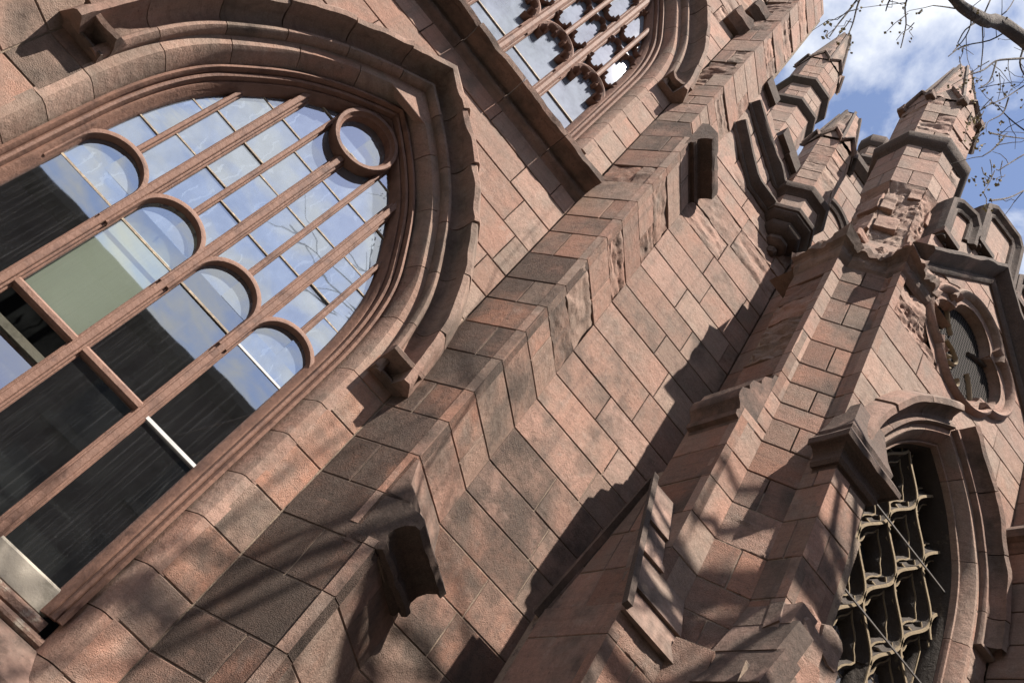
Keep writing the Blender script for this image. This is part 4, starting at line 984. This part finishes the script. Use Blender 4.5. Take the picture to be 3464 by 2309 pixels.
# quatrefoil
qf = empty('quatrefoil_window', church); qp = []; al = rad(81)
for k in range(4):
    ph = math.pi / 2 - k * math.pi / 2
    for t in range(13): a = ph + al - 2 * al * t / 12; qp.append(Vector((OQ[0] + .53 * math.cos(ph) + .64 * math.cos(a), OQ[1] + .53 * math.sin(ph) + .64 * math.sin(a))))
QPR = [(-.03, -.27), (-.02, -.20), (.0, -.12), (.03, -.05), (.07, -.02), (.11, -.06), (.125, -.13), (.145, -.02), (.18, .09), (.23, .12), (.28, .08), (.30, .0), (.30, -.1), (.12, -.27)]
for k in range(4):
    ph = math.pi / 2 - k * math.pi / 2; aa = rad(83)
    sweep(FC, [Vector((OQ[0] + .53 * math.cos(ph) + .64 * math.cos(ph + aa - 2 * aa * t / 20), OQ[1] + .53 * math.sin(ph) + .64 * math.sin(ph + aa - 2 * aa * t / 20))) for t in range(21)], QPR, 'quatrefoil_moulding', STONE, qf, col=(.6, .3, .3, .25), smooth=45)
pq = [Vector((OQ[0] + (RQ + .03) * math.cos(-t * math.pi / 24), OQ[1] + (RQ + .03) * math.sin(-t * math.pi / 24))) for t in range(48)]
ring_v, ring_f = [], []
nq = len(qp)
for i in range(nq):                       # spandrel face between the quatrefoil and the round opening
    a = math.atan2(qp[i].y - OQ[1], qp[i].x - OQ[0]); ring_v += [FC.P(qp[i].x, qp[i].y, -.03), FC.P(OQ[0] + (RQ + .05) * math.cos(a), OQ[1] + (RQ + .05) * math.sin(a), -.012)]
for i in range(nq): j = (i + 1) % nq; ring_f.append((2 * i, 2 * i + 1, 2 * j + 1, 2 * j))
mk('quatrefoil_spandrel', ring_v, ring_f, STONE, qf, 0, (.7, .3, .3, .12))
mk('wire_screen', [FC.P(OQ[0] - 1.4, OQ[1] - 1.4, -.25), FC.P(OQ[0] + 1.4, OQ[1] - 1.4, -.25), FC.P(OQ[0] + 1.4, OQ[1] + 1.4, -.25), FC.P(OQ[0] - 1.4, OQ[1] + 1.4, -.25)], [(0, 1, 2, 3)], NETM, qf)
nv_, nf_ = [], []
for k in range(-20, 21):
    for (a, b) in (((k * .068, -1.3), (k * .068, 1.3)), ((-1.3, k * .068), (1.3, k * .068))):
        a, b = Vector(a), Vector(b); w_ = Vector((b - a).normalized().yx) * .006; b0 = len(nv_)
        nv_ += [FC.P(OQ[0] + p.x, OQ[1] + p.y, -.235) for p in (a - w_, a + w_, b + w_, b - w_)]; nf_.append((b0, b0 + 1, b0 + 2, b0 + 3))
mk('wire_net', nv_, nf_, simple('rusty_wire', (0.05, 0.04, 0.034), .8, .3, 20, 0), qf)['kind'] = 'stuff'
for k in range(5):
    a0 = 2.2 + k * .75; c_ = (OQ[0] - .35 + .16 * math.cos(k * 2.1), OQ[1] - .45 + .3 * math.sin(k * 1.7))
    pth = [Vector((c_[0] + (.22 + .05 * k) * math.cos(a0 + t * .22), c_[1] + .22 * math.sin(a0 + t * .22))) for t in range(9 + k)]
    sweep(FC, pth, [(.028, -.26), (.028, -.19), (.0, -.16), (-.028, -.19), (-.028, -.26)], 'tracery_rib', FILLET, qf, smooth=50)
for a in (.7, 2.4, 3.9, 5.5):
    d = Vector((math.cos(a), math.sin(a))); c_ = Vector(OQ)
    sweep(FC, [c_ + d * r_ + Vector((-d.y, d.x)) * .1 * math.sin(r_ * 4) for r_ in (.95, .8, .65, .5, .38)], [(.032, -.26), (.032, -.19), (0, -.16), (-.032, -.19), (-.032, -.26)], 'tracery_rib', FILLET if a > 2 else TRACERY, qf, smooth=50)
# gable string, parapet and merlons
gab = empty('gable_parapet', church)
gs = [Vector((6.75, GA[1] - (GA[0] - 6.75) * 1.13)), Vector(GA), Vector((10.76, GA[1] - (10.76 - GA[0]) * 1.13))]
for s in (gs[:2], gs[1:]):
    sweep(FC, resample(gs, .25), [(-.12, -.05), (-.12, .04), (-.07, .09), (-.02, .10), (.02, .07), (.05, .10), (.12, .26), (.20, .36), (.27, .36), (.30, .32), (.48, .0), (.48, -.05)], 'gable_string', STONE, gab, col=(.2, .2, .2, .85), jag=jag_fn(1.3, .06, (7, 8, 9))); break
gz = lambda x: GA[1] - abs(x - GA[0]) * 1.13
def par_block(xa, xb, zl, zh, nm):
    f0 = [(xa, zl(xa)), (xb, zl(xb)), (xb, zh(xb)), (xa, zh(xa))]
    v = [FC.P(x, z, 0) for x, z in f0] + [FC.P(x, z, -.5) for x, z in f0]
    mk(nm, v, [(0, 1, 2, 3), (1, 5, 6, 2), (4, 0, 3, 7), (3, 2, 6, 7), (5, 4, 7, 6)], STONE, gab, 0, (.7 + .3 * rng.random(), .3, .3, .1))
bx_ = [6.7, 7.3, 7.9, 8.62, 9.3, 9.9, 10.76]
for a, b in zip(bx_, bx_[1:]): par_block(a + .008, b - .008, lambda x: gz(x) + .3, lambda x: gz(x) + 1.12, 'parapet_stone')
def merlon(xa, xb, z0, z1):
    """moulded frame round a sunk panel"""
    zf = lambda x: gz(x) + 1.1
    v = [FC.P(xa, zf(xa), -.04), FC.P(xb, zf(xb), -.04), FC.P(xb, z1, -.04), FC.P(xa, z0, -.04)]; v += [(p[0], p[1] + .42, p[2]) for p in v]
    if xa < GA[0] < xb: v[0:4] = [FC.P(xa, zf(xa), -.04), FC.P(xb, zf(xb), -.04), FC.P(xb, z1, -.04), FC.P(xa, z0, -.04)]
    mk('merlon', v, [(0, 1, 2, 3), (1, 5, 6, 2), (4, 0, 3, 7), (5, 4, 7, 6), (3, 2, 6, 7)], STONE, gab, 0, (.8, .3, .4, .1))
    path = [Vector((xa + .02, zf(xa) - .1)), Vector((xa + .02, z0 - .22)), Vector((xa + .2, z0 + .0)), Vector((xb - .2, z1 + .0)), Vector((xb - .02, z1 - .22)), Vector((xb - .02, zf(xb) - .1))]
    sweep(FC, path, [(-.22, -.06), (-.20, .02), (-.15, .05), (-.10, .02), (-.07, .04), (-.02, .12), (.05, .14), (.10, .10), (.12, -.1), (.12, -.5), (-.22, -.5)], 'merlon_coping', STONE, gab, col=(.2, .1, .2, .85), smooth=35)
    box(FC, xa - .12, xa + .42, zf(xa) - .02, zf(xa) + .12, -.4, .17, 'merlon_foot', STONE, gab, .0, (.2, .1, .2, .85))
for a, b, z0, z1 in ((6.92, 7.78, 17.55, 17.75), (7.92, 9.2, 18.9, 19.0), (9.4, 10.2, 18.1, 17.9)): merlon(a, b, z0, z1)
# return of the next buttress, far right
nxt = empty('buttress', church); fr = Face((GX1, YCU), (GX1, 3.0)); bed(fr, 0, 3.9, 3, 13.6, nxt, el=.2)
lay(fr, 0, 3.9, courses(3, 13.6, None, .62), nxt, (1.3, 2.0), free='l', name='buttress_stone', soot=.25, hue=.6, tone=.5)
run([(GX1, YCU), (GX1, 3.0)], [(-.1, 11.1), (.02, 11.1), (.12, 11.25), (.22, 11.3), (.24, 11.45), (.0, 11.8), (-.1, 11.8)], 'drip_moulding', nxt, .7)

# ================================================================ house across the street (seen mirrored in the glass)
BRICK = simple('old_brick', (0.035, 0.026, 0.024), .9, .3, 5, .4, .02); STONET = simple('trim_stone', (0.05, 0.046, 0.042), .9, .2, 4, .2, .02)
GLASS_H = simple('house_glass', (0.012, 0.014, 0.016), .3, .1, 2, 0, .01, None, .2)
house = empty('row_house'); tag(house, 'long dark brick row house with a stone cornice across the street', 'house')
FH = Face((46, -26), (-46, -26))
box(FH, 0, 92, -EYE - .3, 19.9, -16, 0, 'wall', BRICK, house)
run([(46, -26), (-46, -26)], [(-.3, 19.4), (.3, 19.5), (.9, 20.0), (1.0, 20.5), (-.3, 20.6)], 'cornice', house, mat=STONET)
for r_ in range(3):
    for c_ in range(14):
        u = 4 + c_ * 6.2; z = .2 + r_ * 6.2
        w_ = box(FH, u, u + 2.4, z, z + 4.2, .003, .06, 'window', STONET, house); box(FH, u + .2, u + 2.2, z + .2, z + 4.0, .062, .09, 'pane', GLASS_H, w_); box(FH, u - .3, u + 2.7, z - .4, z - .02, .004, .4, 'sill', STONET, w_)

# ================================================================ street tree over the camera: one limb reaches into the picture, the rest shades the wall
RXv, DNv, FWv = Vector(RX), Vector(DN), Vector(FW); FPX = 2817.74 / 3464
def proj(p):
    v = Vector(p); d = v.dot(FWv)
    if d <= .1: return None
    return (.5 + FPX * v.dot(RXv) / d, .5 + FPX * v.dot(DNv) / d * 3464 / 2309)
def at(x, y, Y):
    """point on the plane y = Y behind photo position (x, y), given in 2352 x 1568 picture units"""
    r = RXv * ((x / 2352 - .5) / FPX) + DNv * ((y / 1568 - .5) * 2309 / 3464 / FPX) + FWv; return r * (Y / r.y)
tree = empty('street_tree'); tag(tree, 'bare street tree reaching over with thin twigs and dangling dry seeds', 'tree')
tr = random.Random(11)
def tube(pts, radii, vs_, fs, n=6):
    b0 = len(vs_)
    for i, p in enumerate(pts):
        p = Vector(p); d = (Vector(pts[min(i + 1, len(pts) - 1)]) - Vector(pts[max(0, i - 1)])).normalized(); s_ = d.cross(Vector((.3, .5, .81))).normalized(); t_ = d.cross(s_)
        for k in range(n): a = 2 * math.pi * k / n; vs_.append(tuple(p + (s_ * math.cos(a) + t_ * math.sin(a)) * radii[i]))
    for i in range(len(pts) - 1):
        for k in range(n): fs.append((b0 + i * n + k, b0 + i * n + (k + 1) % n, b0 + (i + 1) * n + (k + 1) % n, b0 + (i + 1) * n + k))
def wob(a, b, n, amp):
    a, b = Vector(a), Vector(b); out = []
    for i in range(n + 1):
        t = i / n; e = math.sin(math.pi * t) if i not in (0, n) else 0
        out.append(a.lerp(b, t) + Vector([tr.gauss(0, amp) for _ in range(3)]) * (1 if 0 < i < n else 0))
    return out
trunk = [(10.6, .2, -EYE - .2), (10.5, .3, 0), (10.2, .5, 4), (9.9, .8, 8), (9.4, 1.2, 12), (8.8, 1.8, 15)]
v_, f_ = [], []; tube(spline(trunk, 3), [.62 - .30 * i / 15 for i in range(16)], v_, f_, 12); mk('trunk', v_, f_, BARK, tree, 60)
limb_main = spline([(9.9, .8, 8), (8.4, 1.5, 10.2), (5.6, 2.2, 11.4), tuple(at(2352, 92, 2.6)), tuple(at(2262, 47, 2.6)), tuple(at(2212, 18, 2.6)), tuple(at(2178, -14, 2.58)), tuple(at(2100, -60, 2.5)), tuple(at(1900, -160, 2.3))], 4)
v_, f_ = [], []; nL = len(limb_main); tube(limb_main, [max(.02, .115 - .10 * i / nL) for i in range(nL)], v_, f_, 9); mk('limb', v_, f_, BARK, tree, 60)
tw_v, tw_f = [], []; sd_v, sd_f = [], []
def in_view(p, m_=.015):
    q = proj(p); return q is not None and -m_ < q[0] < 1 + m_ and -m_ < q[1] < 1 + m_
def grow(p, d, ln, r, lev):
    """a bough that forks; boughs that would come into view are left out, the rest cast shadows unseen"""
    e = Vector(p) + d * ln; pts = wob(p, e, 4, ln * .035)
    if any(in_view(q, .03) for q in pts): return
    tube(pts, [r * (1 - .45 * i / 4) for i in range(5)], tw_v, tw_f, 5 if lev > 1 else 7)
    if lev >= 4 or r < .012: return
    for k in range(2 + (tr.random() < .3)):
        nd = (d + Vector([tr.gauss(0, .55) for _ in range(3)]) + Vector((0, 0, .12))).normalized(); grow(pts[2 + k % 3], nd, ln * (.62 + .2 * tr.random()), r * .56, lev + 1)
for (tgt, r) in (((3.0, .5, 17.5), .15), ((1.0, 1.2, 16.0), .13), ((2.0, .6, 13.4), .11), ((4.2, 1.2, 17.6), .08), ((5.0, .6, 19.4), .07), ((2.8, 2.4, 15.0), .07), ((1.6, -.5, 19.5), .08)):
    s0 = Vector((9.0, 1.6, 13.8)); t_ = Vector(tgt); pts = wob(s0, s0.lerp(t_, .6) + Vector((0, 0, 1.2)), 5, .12)
    tube(pts, [r * (1.2 - .08 * i) for i in range(6)], tw_v, tw_f, 8); grow(pts[-1], (t_ - pts[-1]).normalized(), (t_ - pts[-1]).length, r * .8, 1)
    grow(pts[3], (t_ - pts[3] + Vector((0, -1.5, .8))).normalized(), 2.2, r * .5, 2)
def seed(p, n=7, sp=.35, sz=.055):
    for _ in range(n):
        q = Vector(p) + Vector([tr.gauss(0, sp * .5) for _ in range(3)]); b0 = len(sd_v); a = tr.random() * 6.28; w_ = sz * (.3 + .3 * tr.random()); h = sz * (.9 + 1.0 * tr.random()); lx, ly = math.cos(a) * w_, math.sin(a) * w_; tx = tr.gauss(0, sz * .5)
        sd_v.extend([tuple(q), (q.x + lx, q.y + ly, q.z - h * .5), (q.x + tx, q.y, q.z - h), (q.x - lx, q.y - ly, q.z - h * .5), (q.x + ly, q.y - lx, q.z - h * .5), (q.x - ly, q.y + lx, q.z - h * .5)])
        sd_f.extend([(b0, b0 + 1, b0 + 4), (b0, b0 + 4, b0 + 3), (b0, b0 + 3, b0 + 5), (b0, b0 + 5, b0 + 1), (b0 + 2, b0 + 4, b0 + 1), (b0 + 2, b0 + 3, b0 + 4), (b0 + 2, b0 + 5, b0 + 3), (b0 + 2, b0 + 1, b0 + 5)])
def c3(x, y): return (1537.3 + .4329 * x, .4329 * y)
TW = [((1990, 300), (1880, 310), (1800, 315), (1730, 325), (1670, 370), (1600, 395)), ((1862, 170), (1880, 240), (1860, 330), (1882, 395), (1920, 440)), ((1712, -20), (1665, 100), (1664, 250), (1650, 385)),
      ((1980, 400), (1882, 455), (1780, 520), (1690, 560), (1655, 585)), ((1990, 760), (1882, 690), (1800, 625), (1740, 560)), ((1980, 770), (1882, 820), (1800, 870), (1745, 905)), ((1020, -30), (995, 40), (975, 120), (948, 190)), ((1010, -20), (935, 80), (895, 130), (850, 195)),
      ((1270, -30), (1250, 40), (1256, 130), (1228, 255)), ((1180, -20), (1160, 20), (1148, 60)), ((1520, -10), (1600, 90), (1575, 190), (1505, 275)), ((1700, 705), (1780, 722), (1882, 735), (1960, 740)), ((1700, 1065), (1800, 1050), (1882, 1010), (1960, 960)),
      ((1800, 160), (1700, 215), (1560, 245), (1480, 300)), ((1735, 325), (1700, 430), (1640, 470)), ((1590, 60), (1480, 40), (1400, 30)), ((1700, 120), (1790, 60), (1840, -20)), ((1800, 520), (1770, 600), (1700, 640)), ((1780, 722), (1720, 790), (1660, 830)), ((1640, 110), (1570, 160), (1530, 230))]
for k, t in enumerate(TW):
    Yk = 2.5 + .3 * tr.random(); P3 = spline([tuple(at(*c3(*q), Yk + .05 * i)) for i, q in enumerate(t)], 3); n = len(P3)
    tube(P3, [(.012 if k < 2 else .0065) * (1 - .65 * i / n) + .0025 for i in range(n)], tw_v, tw_f, 5)
    for i in range(2, n, 4):
        d = Vector((tr.gauss(0, .5), tr.gauss(0, .4), -.35 + tr.gauss(0, .5))).normalized(); e = P3[i] + d * (.15 + .35 * tr.random()); pts = wob(P3[i], e, 3, .018)
        tube(pts, [.0042, .0036, .003, .0022], tw_v, tw_f, 4)
        if tr.random() < .6: seed(pts[-1], 2 + int(2 * tr.random()), .04, .026)
for (x, y), n in (((1520, 255), 16), ((1760, 545), 45), ((1790, 600), 30), ((1700, 920), 60), ((1670, 960), 40), ((1560, 60), 12), ((870, 190), 30), ((835, 130), 22), ((910, 215), 24), ((1650, 755), 26), ((1240, 215), 14), ((1215, 150), 10), ((1620, 640), 40), ((1600, 730), 36), ((1540, 420), 40), ((1630, 500), 30), ((1690, 1060), 16), ((1150, 30), 12), ((1820, 720), 14), ((1490, 440), 18), ((1320, 40), 10)):
    for _ in range(max(1, n // 13)):
        c_ = Vector(at(*c3(x + tr.gauss(0, 28), y + tr.gauss(0, 28)), 2.6)); up_ = Vector((tr.gauss(0, .08), tr.gauss(0, .08), .22 + .2 * tr.random())); pts = wob(c_ + up_, c_, 3, .012)
        tube(pts, [.0045, .004, .003, .0025], tw_v, tw_f, 4)
        for q in pts[1:]: seed(q, 1 + int(2 * tr.random()), .035, .026)
mk('twigs', tw_v, tw_f, BARK, tree, 60)['kind'] = 'stuff'; mk('seed_clusters', sd_v, sd_f, SEED, tree)['kind'] = 'stuff'

# parts that look unlike the rest of the church, and the foot of every thing
for o, l in ((low, 'large pointed window with round headed lights and reflecting panes'), (upw, 'tall window with cusped wooden tracery and pale glass'), (pw, 'dark window with flowing net tracery and iron rods'),
             (qf, 'round quatrefoil window with moulded lobes and dark screen'), (tur, 'battered octagonal turret with spalled drum and spirelet'), (tor, 'small turret on a stepped dark corbel')): o['label'] = l
bpy.context.view_layer.update()
for o, p in ((church, (2.5, 10, -EYE)), (house, (0, -26, -EYE)), (tree, (10.6, .2, -EYE))):
    o.location = W(p); iv = Matrix.Translation(Vector(W(p))).inverted()
    for c in o.children: c.matrix_parent_inverse = iv
